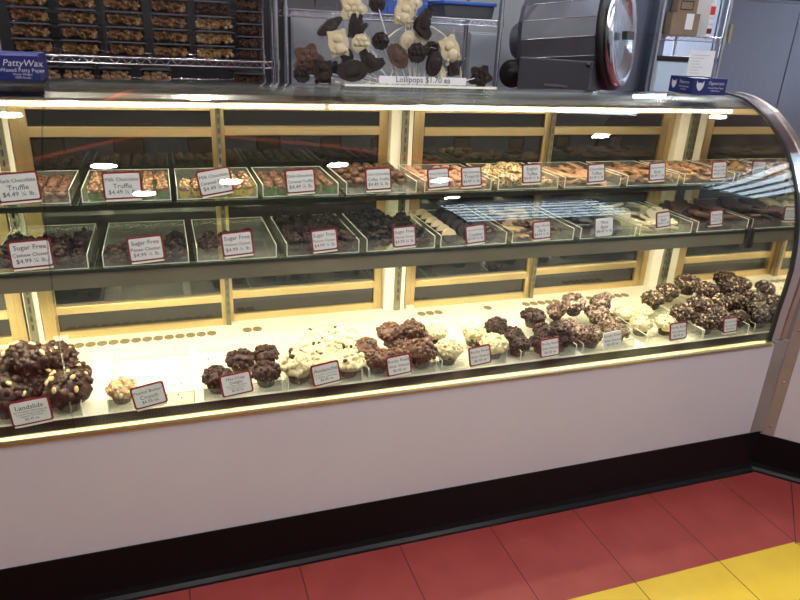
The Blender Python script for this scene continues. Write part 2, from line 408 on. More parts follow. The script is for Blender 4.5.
# lamp under the top glass
part(MB().prism([(.32, 1.256), (.32, 1.262), (.35, 1.272), (.56, 1.276), (.56, 1.256)], 0, XL, XE), 'lamp_canopy', MT['canopy'])
for a, c in ((XL+.02, .42), (.435, XE-.06)):
    part(MB().tube([(a, .340, 1.2455), (c, .340, 1.2455)], .0055, 10), 'lamp_tube', MT['tube'])
# glass shelves with metal lamp bars beneath the lower one
def shelf(y0, y1, z, name):
    o = part(MB().box(XL, XE-.001, y0, y1, z-.010, z-.001), name, MT['shelfglass'])
    q = MB().box(XL, XE-.001, y0-.002, y0-.0002, z-.010, z-.001).build('polished_edge', MT['glassedge'], o)
    return o
shelf(.20, .552, ZL, 'glass_shelf'); shelf(.293, .566, ZU, 'glass_shelf')
part(MB().prism([(.203, ZL-.012), (.200, ZL-.05), (.212, ZL-.052), (.25, ZL-.022), (.25, ZL-.012)], 0, XL, XE-.001), 'shelf_lamp_bar', MT['bar'])
part(MB().tube([(XL+.02, .226, ZL-.0475), (XE-.02, .226, ZL-.0475)], .007, 10), 'lamp_tube', MT['tube'])
part(MB().prism([(.297, ZU-.011), (.297, ZU-.017), (.325, ZU-.017), (.325, ZU-.011)], 0, XL, XE-.001), 'shelf_lamp_bar', MT['dark'])
# shelf brackets from the standards
for x in (-.42, .153, .739, 1.283, 1.880):
    b = MB().prism([(YB-.012, ZL-.011), (.26, ZL-.011), (.26, ZL-.02), (YB-.012, ZL-.045)], 0, x-.002, x+.002); part(b, 'shelf_bracket', MT['bar'])
    b = MB().prism([(YB-.012, ZU-.011), (.33, ZU-.011), (.33, ZU-.02), (YB-.012, ZU-.04)], 0, x-.002, x+.002); part(b, 'shelf_bracket', MT['bar'])
part(MB().box(XE-.016, XE-.001, .190, .215, ZL-.065, ZL+.004), 'shelf_clip', MT['dark'], .002)

# ------------------------------------------------------------------ trays
def tray(name, x0, x1, y0, y1, z, h, label, group, tilt=0):
    t = tag(empty(name, ((x0+x1)/2, (y0+y1)/2, z), (0, 0, 0)), label, 'tray', group)
    w, d = (x1-x0)/2, (y1-y0)/2; th = .0022
    b = MB().box(-w, w, -d, d, 0, th).box(-w, -w+th, -d, d, th, h).box(w-th, w, -d, d, th, h).box(-w+th, w-th, -d, -d+th, th, h*.93).box(-w+th, w-th, d-th, d, th, h)
    b.build('walls', MT['acrylic'], t)
    e = .0009; b = MB()
    for s in (-1, 1):
        b.box(s*w-e, s*w+e, -d-e, d, h-e, h+e)            # side top edges
        b.box(s*w-e*1.3, s*w+e*1.3, -d-e*1.3, -d+e, 0.0005, h)          # front uprights
        b.box(s*w-e*.7, s*w+e*.7, d-e, d+e, 0.0005, h, 1)
    b.box(-w, w, -d-e*.8, -d+e*.8, .0003, .0020, 0); b.box(-w, w, -d-e*.5, -d+e*.5, h*.93-e, h*.93, 1); b.box(-w, w, d-e*.5, d+e*.5, h-e*.5, h+e*.5, 0)
    b.build('edges', [MT['edge'], MT['edge2']], t)
    return t

# ------------------------------------------------------------------ signs
def sign(px, py, y, w, h, roll, lines, ink, label, group, lean=10, frame=True, turn=0):
    c = atY(px, py, y)
    s = tag(empty('price_sign', c, (R(-lean), R(roll), R(turn))), label, 'sign', group)
    W, H = w/2, h/2; k = .0048
    def rr(W, H, r, n=4):
        P = []
        for cx, cz, a0 in ((W-r, H-r, 0), (-W+r, H-r, 90), (-W+r, -H+r, 180), (W-r, -H+r, 270)):
            for i in range(n+1):
                a = R(a0 + 90*i/n); P.append((cx + r*math.cos(a), cz + r*math.sin(a)))
        return P
    if frame: MB().prism(rr(W, H, .007), 1, .0006, .0030).build('frame', MT['red'], s)
    kk = k if frame else .0
    MB().prism(rr(W-kk, H-kk, .004), 1, -.0006, .0036).build('card', MT['card'], s)
    MB().box(-W*.9, W*.9, .0, .010, -H-.004, -H+.0005).build('clip', MT['edge'], s)
    ih = 2*(H-kk); z = H - kk - ih*.10; tot = sum(l[1] for l in lines)
    for txt, sz in lines:
        hh = ih*.80*sz/tot; z -= hh
        me = text_mesh(txt, ink, round((W-kk)*1.88, 4), round(hh*.74, 4))
        place(me, 'lettering', s, (0, -.0012, z + hh*.5))
    return s

# ------------------------------------------------------------------ confectionery pieces
def lump(R_, n, br, seed, flat=.75, sub=3, frac=0, mid=1, amp=.22, bsub=1, bamp=.3, low=-.1):
    """knobbly mound: a core with many lumps; origin at its underside"""
    g = random.Random(seed); b = MB()
    b.blob((0, 0, R_*flat*.8), R_*.93, sub, amp, 2.6, seed, sq=(1, 1, flat))
    for i in range(n):
        th = g.uniform(0, 2*PI); cz = g.uniform(low, 1.0); sr = math.sqrt(max(0, 1-cz*cz))
        p = Vector((R_*.93*sr*math.cos(th), R_*.93*sr*math.sin(th), R_*flat*.8 + R_*flat*.95*cz))
        b.blob(p, br*g.uniform(.65, 1.25), bsub, bamp, 2.2, seed*31+i, mi=(mid if g.random() < frac else 0),
               sq=(1, g.uniform(.6, 1), g.uniform(.6, 1)), rot=Euler((g.uniform(0, 3), g.uniform(0, 3), g.uniform(0, 3))).to_matrix())
    return b
CUPH = .030
def cup_mesh(m):
    b = MB(); b.lathe([(.022, 0), (.030, CUPH), (.027, CUPH), (.020, .004)], 28, wob=-.05, smooth=False); return meshonly(b, 'cup', m)
CUPS = {k: cup_mesh(MT[k]) for k in ('cup', 'cupgreen', 'paperbrown')}
FL = {}
def flavour(k, mats, n, br, frac=0, R_=.040, flat=.62, **kw):
    FL[k] = [meshonly(lump(R_, n, br, 11+i*5+len(FL)*17, flat, frac=frac, **kw), 'topping', mats) for i in range(3)]
flavour('landslide', [MT['choc'], MT['milk']], 70, .0095, .2, R_=.043, flat=.72, amp=.45, bamp=.6, low=-.5)
flavour('crunch', [MT['crunch'], MT['whitec']], 44, .008, .35)
flavour('mint', [MT['choc'], MT['choc2']], 70, .0075, .3, amp=.3, bamp=.5, low=-.5)
flavour('avalanche', [MT['whitec'], MT['choc']], 64, .0088, .06, amp=.3, bamp=.45)
flavour('milk', [MT['milk'], MT['milk2']], 64, .0085, .14, amp=.32, bamp=.5, low=-.5)
flavour('white', [MT['whitec'], MT['nut']], 80, .0066, .13, amp=.25, bamp=.45)
flavour('dark', [MT['walnutchoc'], MT['milk2']], 90, .0068, .05, amp=.42, bamp=.5, low=-.5)
flavour('rosy', [MT['rosychoc'], MT['choc']], 100, .0058, .22, amp=.4, bamp=.5, low=-.5)
flavour('cream', [MT['whitec'], MT['dust']], 50, .007, .2)
flavour('almond', [MT['almondchoc'], MT['dust']], 120, .0058, .07, amp=.45, bamp=.5, low=-.5)
NUT = meshonly(MB().blob((0, 0, 0),   .0050, 2, .10, 2, 3, sq=(1.4, .9, .6)), 'peanut_half', MT['peanut'])
ccount = 0
def cluster(kind, px, py, layer, label, group, cat='chocolate cluster', s=1.0, tilt=(0, 0), cup='cup', name='chocolate_cluster', peanuts=0, base=None, zoff=0):
    """one cup-shaped cluster whose middle is seen at the pixel; layer counts clusters beneath it"""
    global ccount; ccount += 1
    s *= 1.13; z0 = ZD + .0025 + layer*.052 + zoff + .026*s*(abs(math.sin(R(tilt[0])))+abs(math.sin(R(tilt[1]))))
    c = atZ(px, py, z0 + .036*s)
    if layer < .3 and c.y < .138: c.y = .138
    g = random.Random(ccount*13)
    o = tag(empty(name, (c.x, c.y, z0), (R(tilt[0]), R(tilt[1]), 0)), label, cat, group)
    o.scale = (s, s, s)
    place(CUPS[cup], 'cup', o, (0, 0, 0), (0, 0, g.uniform(0, 6)))
    me = FL[kind][g.randrange(3)]
    place(me, 'topping', o, (0, 0, CUPH-.012), (0, 0, g.uniform(0, 6.28)), (g.uniform(.92, 1.12), g.uniform(.92, 1.12), g.uniform(.92, 1.15)))
    for i in range(peanuts):
        a = g.uniform(PI*.85, PI*2.15); e = g.uniform(.25, 1.2)
        n = Vector((math.cos(a)*math.cos(e), math.sin(a)*math.cos(e), math.sin(e)))
        p = Vector((n.x*.047, n.y*.047, CUPH-.012 + .026 + n.z*.037))
        q = place(NUT, 'peanut_half', o, p, n.to_track_quat('Z', 'Y').to_euler()); q.rotation_euler.rotate_axis('Z', g.uniform(0, 3))
    return o
LAMP_DECK, LAMP_TOP, SKY, CEILW, KITCH, STORE, EXPO = 16, 8, 11, 11.5, 14, 320, 0
CEIL = [(-.66, .81), (-.29, -.63), (-.13, -1.45), (.33, -1.21), (.88, -.71), (1.61, -1.31), (1.88, -1.96), (2.41, .21), (-.45, 1.40), (.20, 1.75), (3.4, .95)]

# ------------------------------------------------------------------ deck trays, clusters and their signs
GD = 'clear trays along the white deck'
dk = [('landslide', -36, 424, 82, 418, 'clear tray holding big peanut-topped dark clusters behind Landslide sign'),
      ('crunch', 108.5, 417, 195.5, 407.5, 'nearly empty clear deck tray behind Peanut Butter Crunch sign'),
      ('mint', 205, 403.5, 284, 394.5, 'clear deck tray with a few mint crisp clusters'),
      ('avalanche', 290, 394, 364, 384.5, 'clear deck tray heaped with white Avalanche clusters'),
      ('milk', 370, 382, 438, 374.7, 'clear deck tray heaped with milk chocolate rocky road clusters'),
      ('white', 444, 374, 509, 366, 'clear deck tray holding white rocky road clusters beside dark ones'),
      ('dark', 523.5, 364.5, 577, 356, 'clear deck tray heaped with dark rocky road walnut clusters'),
      ('rosy', 583.6, 355, 635, 349, 'clear deck tray with dusky almond-dusted clusters behind frameless sign'),
      ('cream', 647, 346, 699, 338, 'clear deck tray holding small cream-topped clusters'),
      ('almond', 702.5, 339, 746, 333, 'clear deck tray nearest end panel heaped with dark almond clusters')]
for k, x0, y0, x1, y1, lab in dk:
    a = atZ(x0, y0, .52); b_ = atZ(x1, y1, .52)
    tray('display_tray', a.x, min(b_.x, 1.885), .092, .378, ZD, .036, lab, GD)
GC = {k: k + ' clusters on the deck' for k in FL}
def cl(kind, group, items, desc, **kw):
    for it in items:
        px, py, lay, s, tilt, where = it[:6]
        kw2 = dict(kw); kw2.update(it[6] if len(it) > 6 else {})
        cluster(kind, px, py, lay, desc + ' ' + where, group, s=s, tilt=tilt, **kw2)
cl('landslide', 'landslide clusters', [
    (6, 398, 0, 1.1, (0, 0), 'at left edge of its tray', dict(peanuts=3)), (66, 402, 0, 1.12, (0, 0), 'standing right of Landslide sign', dict(peanuts=8)),
    (38, 384, 0, 1.0, (0, 0), 'just behind Landslide sign', dict(peanuts=4)), (72, 378, 0, .9, (0, 0), 'behind the right front one', dict(peanuts=5)),
    (22, 366, .62, 1.2, (-16, 10), 'leaning on top of the heap', dict(peanuts=8)), (52, 360, .6, .95, (0, 12), 'on top beside the leaning one', dict(peanuts=3)), (4, 376, .3, 1.0, (0, 0), 'below the leaning one at far left', dict(peanuts=3))],
   'big dark peanut-studded cluster')
cl('crunch', 'peanut butter crunch clusters', [(121, 394, 0, .82, (0, 0), '')], 'lone tan and cream popcorn-like cluster left of Peanut Butter Crunch sign')
cl('mint', 'mint crisp clusters', [
    (217, 379, 0, .86, (0, 0), 'left of Mint Crisp sign'), (240, 360, 0, .86, (0, 0), 'behind and above Mint Crisp sign'),
    (266, 355, 0, .86, (0, 0), 'at back right of its tray'), (267, 376, 0, .92, (0, 0), 'right of Mint Crisp sign')],
   'dark cluster in green cup', cup='cupgreen')
cl('avalanche', 'avalanche clusters', [
    (299, 371, 0, .98, (0, 0), 'at front left of Avalanche tray'), (325, 368, 0, .95, (0, 0), 'behind the Avalanche sign'), (350, 364, 0, .98, (0, 0), 'at front right of Avalanche tray'),
    (305, 354, 0, .95, (0, 0), 'in second row left'), (330, 350, .15, .95, (0, 0), 'in second row middle'), (353, 346, 0, .95, (0, 0), 'in second row right'),
    (318, 338, .2, .95, (0, 0), 'at back left of Avalanche tray'), (341, 334, .2, .95, (0, 0), 'at back right of Avalanche tray')],
   'white popcorn-like cluster')
cl('milk', 'milk chocolate rocky road clusters', [
    (380, 362, 0, .92, (0, 0), 'at front left of its tray'), (402, 362, 0, .9, (0, 0), 'behind the sign right of Avalanche'), (424, 354, 0, 1.0, (0, -8), 'at front right of its tray'),
    (370, 347, 0, .85, (-10, -28), 'leaning on the left tray wall'), (398, 342, .1, .9, (0, 0), 'in the middle of the heap'), (420, 338, 0, .9, (0, 0), 'at back right of the heap'),
    (392, 333, .55, .85, (0, -10), 'on top at left'), (411, 329, .7, .9, (0, 8), 'topmost of the heap')],
   'milk chocolate rocky road cluster')
cl('white', 'white rocky road clusters', [
    (451, 355, 0, .92, (0, 0), 'left of white tray sign'), (435, 333, .25, .80, (0, 0), 'furthest left by the milk chocolate heap'), (474, 334, .25, .88, (0, 0), 'at back behind the sign'), (494, 345, 0, .95, (0, 0), 'right of white tray sign')],
   'white walnut-flecked rocky road cluster')
cl('dark', 'dark rocky road clusters', [
    (527, 352, 0, .85, (0, 0), 'at front left corner of its tray'), (552, 350, 0, .85, (0, 0), 'behind its sign'), (566, 345, 0, .88, (0, 0), 'at front right of its tray'),
    (514, 337, .1, .85, (0, -12), 'leaning on the left tray wall'), (499, 325, .2, .8, (0, -20), 'furthest left on the tray wall'), (533, 316, .5, .88, (0, 0), 'high at back of the heap'),
    (545, 332, .35, .85, (0, 0), 'in the middle of the heap'), (558, 330, .5, .8, (0, 10), 'beside the rosy dusted heap')],
   'dark walnut rocky road cluster')
cl('rosy', 'dusky almond rocky road clusters', [
    (580, 334, 0, .95, (0, 0), 'at front left of its tray'), (597, 340, 0, .9, (0, 0), 'left of the frameless sign'), (617, 331, 0, .85, (0, 0), 'behind the frameless sign'),
    (556, 311, .2, .78, (0, 0), 'at back beside the dark heap'), (575, 302, .65, .95, (10, -18), 'tipped up on top of the heap'), (597, 313, .4, .85, (0, 0), 'in the middle of the heap'),
    (607, 300, .75, .85, (-18, -28), 'tipped over with its cup showing'), (608, 321, .15, .85, (0, 0), 'in the second row'), (568, 326, .25, .85, (0, 0), 'resting against the dark heap')],
   'dusky almond-dusted rocky road cluster')
cl('cream', 'cream rocky road clusters', [
    (641, 325, 0, .84, (0, 0), 'in front of two others left of Almond sign'), (624, 314, .1, .78, (0, 0), 'at back nearest the dusky heap'), (641, 312, .1, .84, (0, 0), 'at back nearest the almond heap')],
   'cream crumb-topped cluster')
cl('cream', 'cream rocky road clusters', [(666, 325, 0, .8, (0, 0), '')], 'lone tan-topped cluster in brown cup beside middle Almond sign', cup='paperbrown')
cl('almond', 'dark almond rocky road clusters', [
    (706, 323, 0, .92, (0, 0), 'left of the last Almond sign'), (726, 320, 0, .92, (0, 0), 'behind the last Almond sign'), (742, 317, 0, .86, (0, 0), 'right of the last Almond sign'),
    (682, 313, .25, .95, (0, 0), 'low at left of the heap'), (700, 306, .45, .95, (0, 0), 'in the middle of the heap'), (720, 303, .5, .95, (0, 0), 'in the middle near the end panel'),
    (655, 299, .5, .82, (0, -18), 'at far left tip of the heap'), (668, 291, .8, .9, (0, 0), 'high at left of the heap'), (688, 283, 1.25, 1.0, (0, 0), 'on top at left'),
    (706, 290, 1.1, .95, (0, 0), 'on top in the middle'), (731, 280, 1.45, 1.08, (0, 0), 'topmost of the heap'), (714, 312, .3, .9, (0, 0), 'just above the sign at right')],
   'dark almond-crumbed cluster')

# crumbs left in the emptied trays
def crumbs(x0, x1, y0, y1, n, m, label):
    b = MB(); g = random.Random(n)
    for i in range(n):
        b.blob((g.uniform(x0, x1), g.uniform(y0, y1), ZD+.004), g.uniform(.0012, .0032), 1, .3, 2, i)
    tag(b.build('crumbs', m), label, 'crumbs', kind='stuff')
crumbs(-.17, .0, .11, .36, 40, MT['nut'], 'tan crumbs scattered in the nearly empty crunch tray')
crumbs(.05, .24, .2, .36, 26, MT['choc'], 'dark crumbs scattered behind the mint crisp clusters')

GS = 'red-framed price signs'
inkd, inkr = MT['ink'], MT['inkred']
YD = .080
for px, py, w, h, roll, lines, fr in (
    (30.5, 411.5, .092, .064, -6, [('Landslide', 1.5), ('Marshmallow, Chips, Peanuts', .55), ('Caramel, Pecans, and Rice', .55), ('topped in Chocolate', .55), ('$6.45 ea', .8)], 1),
    (149, 395.5, .082, .060, -10, [('Peanut Butter', 1), ('Crunch', 1), ('$6.95 ea', .8)], 1),
    (236.5, 384, .082, .062, -7, [('Mint Crisp', 1), ('Delight', 1), ('Mint Chips and Mallow', .5), ('in Dark Chocolate', .5), ('$6.45 ea', .8)], 1),
    (326, 373.5, .080, .062, -8, [('Avalanche', 1.3), ('Peanut Butter, Marshmallow', .55), ('in White Chocolate', .55), ('$6.45 ea', .8)], 1),
    (399, 365, .074, .060, -6, [('Rocky Road', 1), ('With Walnut', 1), ('$6.45 ea', .8)], 1),
    (480, 355.5, .072, .060, -6, [('Rocky Road', 1), ('With Walnut', 1), ('$6.45 ea', .8)], 1),
    (550, 347.5, .068, .060, -4, [('Rocky Road', 1), ('With Walnut', 1), ('$6.45 ea', .8)], 1),
    (612.5, 339.5, .066, .052, -5, [('Rocky Road', 1), ('With Almond', 1), ('$6.45 ea', .8)], 0),
    (678.5, 331, .068, .060, -3, [('Rocky Road', 1), ('With Almond', 1), ('$6.45 ea', .8)], 1),
    (730.5, 325, .060, .054, -3, [('Rocky Road', 1), ('With Almond', 1), ('$6.45 ea', .8)], 1)):
    where = {399: ' by milk chocolate heap', 480: ' by white clusters', 550: ' on dark heap', 612.5: ' without red frame', 678.5: ' by cream clusters', 730.5: ' nearest end panel'}.get(px, ' on the deck')
    sign(px, py, YD, w, h, roll, lines, inkd, 'price sign reading ' + (lines[0][0] + ' ' + lines[1][0] if px not in (30.5, 326) else lines[0][0]) + where, GS, frame=bool(fr))

# ------------------------------------------------------------------ shelf trays
UX = [(-.445, -.238), (-.209, .003), (.020, .228), (.244, .455), (.480, .692), (.719, .936), (.962, 1.172), (1.198, 1.408), (1.436, 1.642), (1.668, 1.882)]
LX = [(-.410, -.204), (-.169, .034), (.056, .260), (.289, .490), (.514, .718), (.738, .950), (.972, 1.185), (1.212, 1.418), (1.436, 1.642), (1.668, 1.882)]
UN = ['dark truffles at the left end', 'tan truffles in green cups', 'caramel truffles in yellow cups', 'dark caramel truffles in green cups', 'round coffee truffles', 'pink-tan peppermint pieces under two signs',
      'cream speckled toffee', 'flat tan toffee slabs', 'nutty brown chunks', 'orange-brown almond chunks']
LN = ['sugar-free cashew clusters', 'sugar-free pecan clusters', 'few sugar-free walnut clusters', 'heaped sugar-free peanut clusters', 'heaped sugar-free almond clusters', 'dipped cookies',
      'tan bark swirled with dark chocolate', 'dark mint bark', 'cream bark with dark bits', 'plain brown bark']
for (x0, x1), n in zip(UX, UN): tray('display_tray', x0, x1, .312, .558, ZU, .034, 'clear upper shelf tray of ' + n, 'clear trays on the upper glass shelf')
for (x0, x1), n in zip(LX, LN): tray('display_tray', x0, x1, .206, .490, ZL, .036, 'clear lower shelf tray of ' + n, 'clear trays on the lower glass shelf')

def pcup(r, h, m, name): return meshonly(MB().lathe([(r*.75, 0), (r, h), (r*.96, h), (r*.7, .0015)], 20, wob=-.07, smooth=False), name, m)
def pieces(name, cat, label, group, protos, spots, z, cup=None, lift=0, scl=(.92, 1.08), flatrot=True, seed=1):
    g = random.Random(seed)
    for (x, y, dz) in spots:
        me = protos[g.randrange(len(protos))]; k = g.uniform(*scl)
        o = place(me, name, None, (x, y, z + .0025 + dz + (lift if cup else 0)), (0, 0, g.uniform(0, 6.28)) if flatrot else (g.uniform(-.35, .35), g.uniform(-.35, .35), g.uniform(0, 6.28)), k)
        tag(o, label, cat, group)
        if cup: place(cup, 'candy_cup', o, (0, 0, -lift/k), (0, 0, 0), 1/k)
def grid(x0, x1, y0, y1, nx, ny, jit, seed, keep=lambda i, j, g: True, layers=1, lz=.018):
    g = random.Random(seed); S = []
    for l in range(layers):
        for j in range(ny):
            for i in range(nx):
                if l and g.random() < .35*l: continue
                if keep(i, j, g):
                    S.append((x0 + (x1-x0)*(i+.5)/nx + g.uniform(-jit, jit), y0 + (y1-y0)*(j+.5)/ny + g.uniform(-jit, jit), l*lz + g.uniform(0, .001)))
    return S
def truffles(r, mats, sd, n=9):
    o = []
    for i in range(3):
        b = MB(); b.blob((0, 0, r*.8), r, 3, .10, 2.2, sd+i, sq=(1, 1, .82))
        g = random.Random(sd+i)
        for k in range(n):
            th = g.uniform(0, 6.28); cz = g.uniform(.1, .95); s_ = math.sqrt(1-cz*cz)
            b.blob((r*s_*math.cos(th)*.9, r*s_*math.sin(th)*.9, r*.8+r*cz*.75), r*.28, 1, .3, 2, k+sd, mi=1)
        o.append(meshonly(b, 'truffle', mats))
    return o
zu = ZU + .0022; zl = ZL + .0022
pg = pcup(.0160, .015, MT['papergreen'], 'candy_cup'); py_ = pcup(.0160, .015, MT['paperyellow'], 'candy_cup')
def in_(X, y0=.316, y1=.553): return (X[0]+.005, X[1]-.005, y0, y1)
pieces('truffle', 'truffle', 'dark rough truffle in leftmost upper shelf tray', 'dark chocolate truffles', truffles(.0145, [MT['milk2'], MT['milk']], 3), grid(*in_(UX[0]), 6, 6, .004, 1, layers=1), zu, seed=1)
pieces('truffle', 'truffle', 'tan drizzled truffle in green cup, Milk Chocolate Truffle tray', 'milk chocolate truffles', truffles(.0142, [MT['milk2'], MT['nut']], 9), grid(*in_(UX[1]), 6, 6, .003, 2), zu, pg, .006, seed=2)
pieces('truffle', 'truffle', 'tan caramel truffle in yellow cup', 'milk caramel truffles', truffles(.0142, [MT['milk2'], MT['toffee']], 15), grid(*in_(UX[2]), 6, 6, .003, 3, keep=lambda i, j, g: j < 3 or (i > 3 and j < 5)), zu, py_, .006, seed=3)
pieces('truffle', 'truffle', 'dark caramel truffle in green cup, fourth upper tray', 'dark caramel truffles', truffles(.0142, [MT['milk2'], MT['milk']], 21), grid(*in_(UX[3]), 6, 6, .003, 4, keep=lambda i, j, g: j < 5 or i > 2), zu, pg, .006, seed=4)
pieces('truffle', 'truffle', 'round brown coffee truffle in fifth upper tray', 'coffee truffles', truffles(.0155, [MT['milk'], MT['milk']], 27, 0), grid(UX[4][0]+.006, UX[4][1]-.006, .38, .553, 6, 5, .001, 5, layers=2, lz=.017), zu, seed=5)
# pink-tan pieces
def pill(sd, m, r=.014):
    b = MB(); b.blob((0, 0, r*.55), r, 3, .06, 1.6, sd, sq=(1.15, .9, .55)); return meshonly(b, 'peppermint_piece', m)
pieces('peppermint_piece', 'chocolate piece', 'pink-tan coated piece in the tray under two signs', 'peppermint pieces', [pill(i, MT['pinkish']) for i in range(3)], grid(*in_(UX[5]), 6, 7, .003, 6, layers=2, lz=.014), zu, flatrot=False, seed=6)
def chunk(sd, m, r, sq=(1, .8, .6), name='toffee_chunk'):
    b = MB(); b.blob((0, 0, r*sq[2]*.8), r, 2, .35, 1.8, sd, sq=sq, smooth=False); return meshonly(b, name, m)
pieces('toffee_chunk', 'toffee', 'cream toffee chunk with dark specks behind English Toffee sign', 'english toffee chunks', [chunk(i, MT['toffee'], .020) for i in range(4)], grid(*in_(UX[6]), 6, 6, .003, 7, layers=2, lz=.017), zu, flatrot=False, seed=7)
def slab(sd, m, r, t, name='bark_slab', n=6):
    g = random.Random(sd); P = []
    for k in range(n):
        a = 2*PI*(k + g.uniform(-.3, .3))/n; q = r*g.uniform(.8, 1.15); P.append((q*math.cos(a)*1.15, q*math.sin(a)*.85))
    b = MB(); b.prism(P, 2, 0, t)
    bmesh.ops.bevel(b.bm, geom=b.bm.edges[:], offset=t*.22, segments=1, affect='EDGES')
    bmesh.ops.triangulate(b.bm, faces=[f for f in b.bm.faces if len(f.verts) > 4])
    return meshonly(b, name, m)
pieces('toffee_slab', 'toffee', 'flat tan toffee slab behind Chocolate Toffee sign', 'chocolate toffee slabs', [slab(i, MT['tan'], .030, .007, 'toffee_slab') for i in range(4)], grid(UX[7][0]+.025, UX[7][1]-.025, .335, .535, 4, 5, .004, 8, layers=3, lz=.0095), zu, flatrot=False, scl=(.85, 1.1), seed=8)
pieces('nut_chunk', 'bark', 'nutty brown chunk behind Peanut Butter Bark sign', 'nutty chunks', [chunk(i+10, MT['nutbark'], .017, (1.3, .9, .45), 'nut_chunk') for i in range(4)], grid(*in_(UX[8]), 6, 7, .004, 9, layers=2, lz=.014), zu, flatrot=False, seed=9)
pieces('almond_chunk', 'bark', 'orange-brown chunk in last upper tray before end panel', 'almond chunks', [chunk(i+20, MT['almond'], .017, (1.3, .9, .45), 'almond_chunk') for i in range(2)] + [chunk(i+24, MT['nutbark'], .017, (1.3, .9, .45), 'almond_chunk') for i in range(2)],
       grid(*in_(UX[9]), 6, 7, .004, 10, layers=2, lz=.014), zu, flatrot=False, seed=10)
def minis(mats, sd, R_=.019, n=14, br=.0075): return [meshonly(lump(R_, n, br, sd+i, .7, sub=2, frac=.3), 'sugar_free_cluster', mats) for i in range(3)]
il = lambda X: (X[0]+.006, X[1]-.006, .213, .484)
nm, ct = 'sugar_free_cluster', 'chocolate cluster'
pieces(nm, ct, 'dark cashew cluster in leftmost lower tray', 'sugar-free cashew clusters', minis([MT['choc'], MT['choc2']], 41), grid(*il(LX[0]), 5, 7, .003, 11, keep=lambda i, j, g: j < 4 or (j == 4 and i in (0, 3, 4)), layers=2, lz=.02), zl, seed=11)
pieces(nm, ct, 'dark pecan cluster in half empty Pecan Cluster tray', 'sugar-free pecan clusters', minis([MT['choc2'], MT['milk']], 51, .022), grid(*il(LX[1]), 5, 6, .002, 12, keep=lambda i, j, g: j < 2 or (j == 3 and i == 4)), zl, seed=12, scl=(1, 1.15))
pieces(nm, ct, 'flat walnut cluster in nearly empty Walnut Cluster tray', 'sugar-free walnut clusters', minis([MT['milk'], MT['choc']], 61), [(.075, .33, 0), (.112, .325, 0), (.098, .385, 0), (.140, .39, 0), (.180, .395, 0), (.205, .40, 0), (.090, .28, 0), (.145, .31, 0)], zl, seed=13, scl=(.75, .9))
pieces(nm, ct, 'dark peanut cluster in heaped Peanut Cluster tray', 'sugar-free peanut clusters', minis([MT['choc'], MT['choc2']], 71), grid(*il(LX[3]), 5, 7, .003, 14, layers=2, lz=.019), zl, seed=14)
pieces(nm, ct, 'darkest cluster in heaped Almond Cluster tray', 'sugar-free almond clusters', minis([MT['choc2'], MT['choc2']], 81), grid(*il(LX[4]), 5, 7, .003, 15, layers=2, lz=.021), zl, seed=15)
# dipped cookies standing in rows
def cookie(mats, sp=0):
    b = MB(); mx = Matrix.Rotation(PI/2, 4, 'X')
    r, t = .0225, .012
    b.lathe([(r*.9, -t/2), (r, -t*.25), (r, t*.25), (r*.9, t/2)], 28, mx=mx)
    for f in b.bm.faces: f.material_index = 0
    bmesh.ops.bisect_plane(b.bm, geom=b.bm.verts[:]+b.bm.edges[:]+b.bm.faces[:], plane_co=(0, 0, .001), plane_no=(0, 0, 1))
    for f in b.bm.faces:
        if f.calc_center_median().z > .001 and not sp: f.material_index = 1
    g = random.Random(5)
    for i in range(sp):
        a = g.uniform(.2, 2.9); q = r*g.uniform(.3, 1.05)
        b.blob((q*math.cos(a), g.uniform(-t/2-.001, t/2), q*math.sin(a)), .0035, 1, .3, 2, i, mi=1)
    return meshonly(b, 'dipped_cookie', mats)
ck = [cookie([MT['choc2'], MT['cookie']]), cookie([MT['choc2'], MT['choc2']]), cookie([MT['choc2'], MT['pinksprinkle']], 14)]
for col, (x, lab, gr) in enumerate(((.776, 'pale-topped dipped cookie in the left row of cookie tray', 'pale-topped cookies'), (.842, 'all-dark dipped cookie in middle row of cookie tray', 'dark dipped cookies'), (.910, 'pink-sprinkled cookie in right row of cookie tray', 'pink-sprinkled cookies'))):
    for j in range(6):
        plain = col == 2 and j not in (0, 5)
        o = place(ck[1 if plain else col], 'dipped_cookie', None, (x, .236 + j*.046, zl + .0225), (R(-26), 0, R(rng.uniform(-5, 5))))
        tag(o, 'all-dark dipped cookie in right row between the pink ones' if plain else lab, 'cookie', 'dark cookies between the pink ones' if plain else gr)
def bark(i, m, sd, lab, gr, r=.044, t=.010, layers=3, nx=3, ny=4, lz=.0145):
    pieces('bark_slab', 'bark', lab, gr, [slab(sd+k, MT[m], r, t) for k in range(4)], grid(LX[i][0]+.03, LX[i][1]-.03, .235, .462, nx, ny, .006, sd, layers=layers, lz=lz), zl, flatrot=False, scl=(.8, 1.0), seed=sd)
bark(6, 'tanbark', 90, 'tan slab swirled with dark chocolate behind Tiger Bark sign', 'tiger bark slabs', layers=4, nx=4)
bark(7, 'greybark', 95, 'dark slab behind Mint Bark sign', 'mint bark slabs')
bark(8, 'creambark', 100, 'cream slab with dark bits in ninth lower tray', 'cookie bark slabs')
bark(9, 'brownbark', 105, 'plain brown slab in last lower tray before end panel', 'smores bark slabs', t=.014, lz=.017)

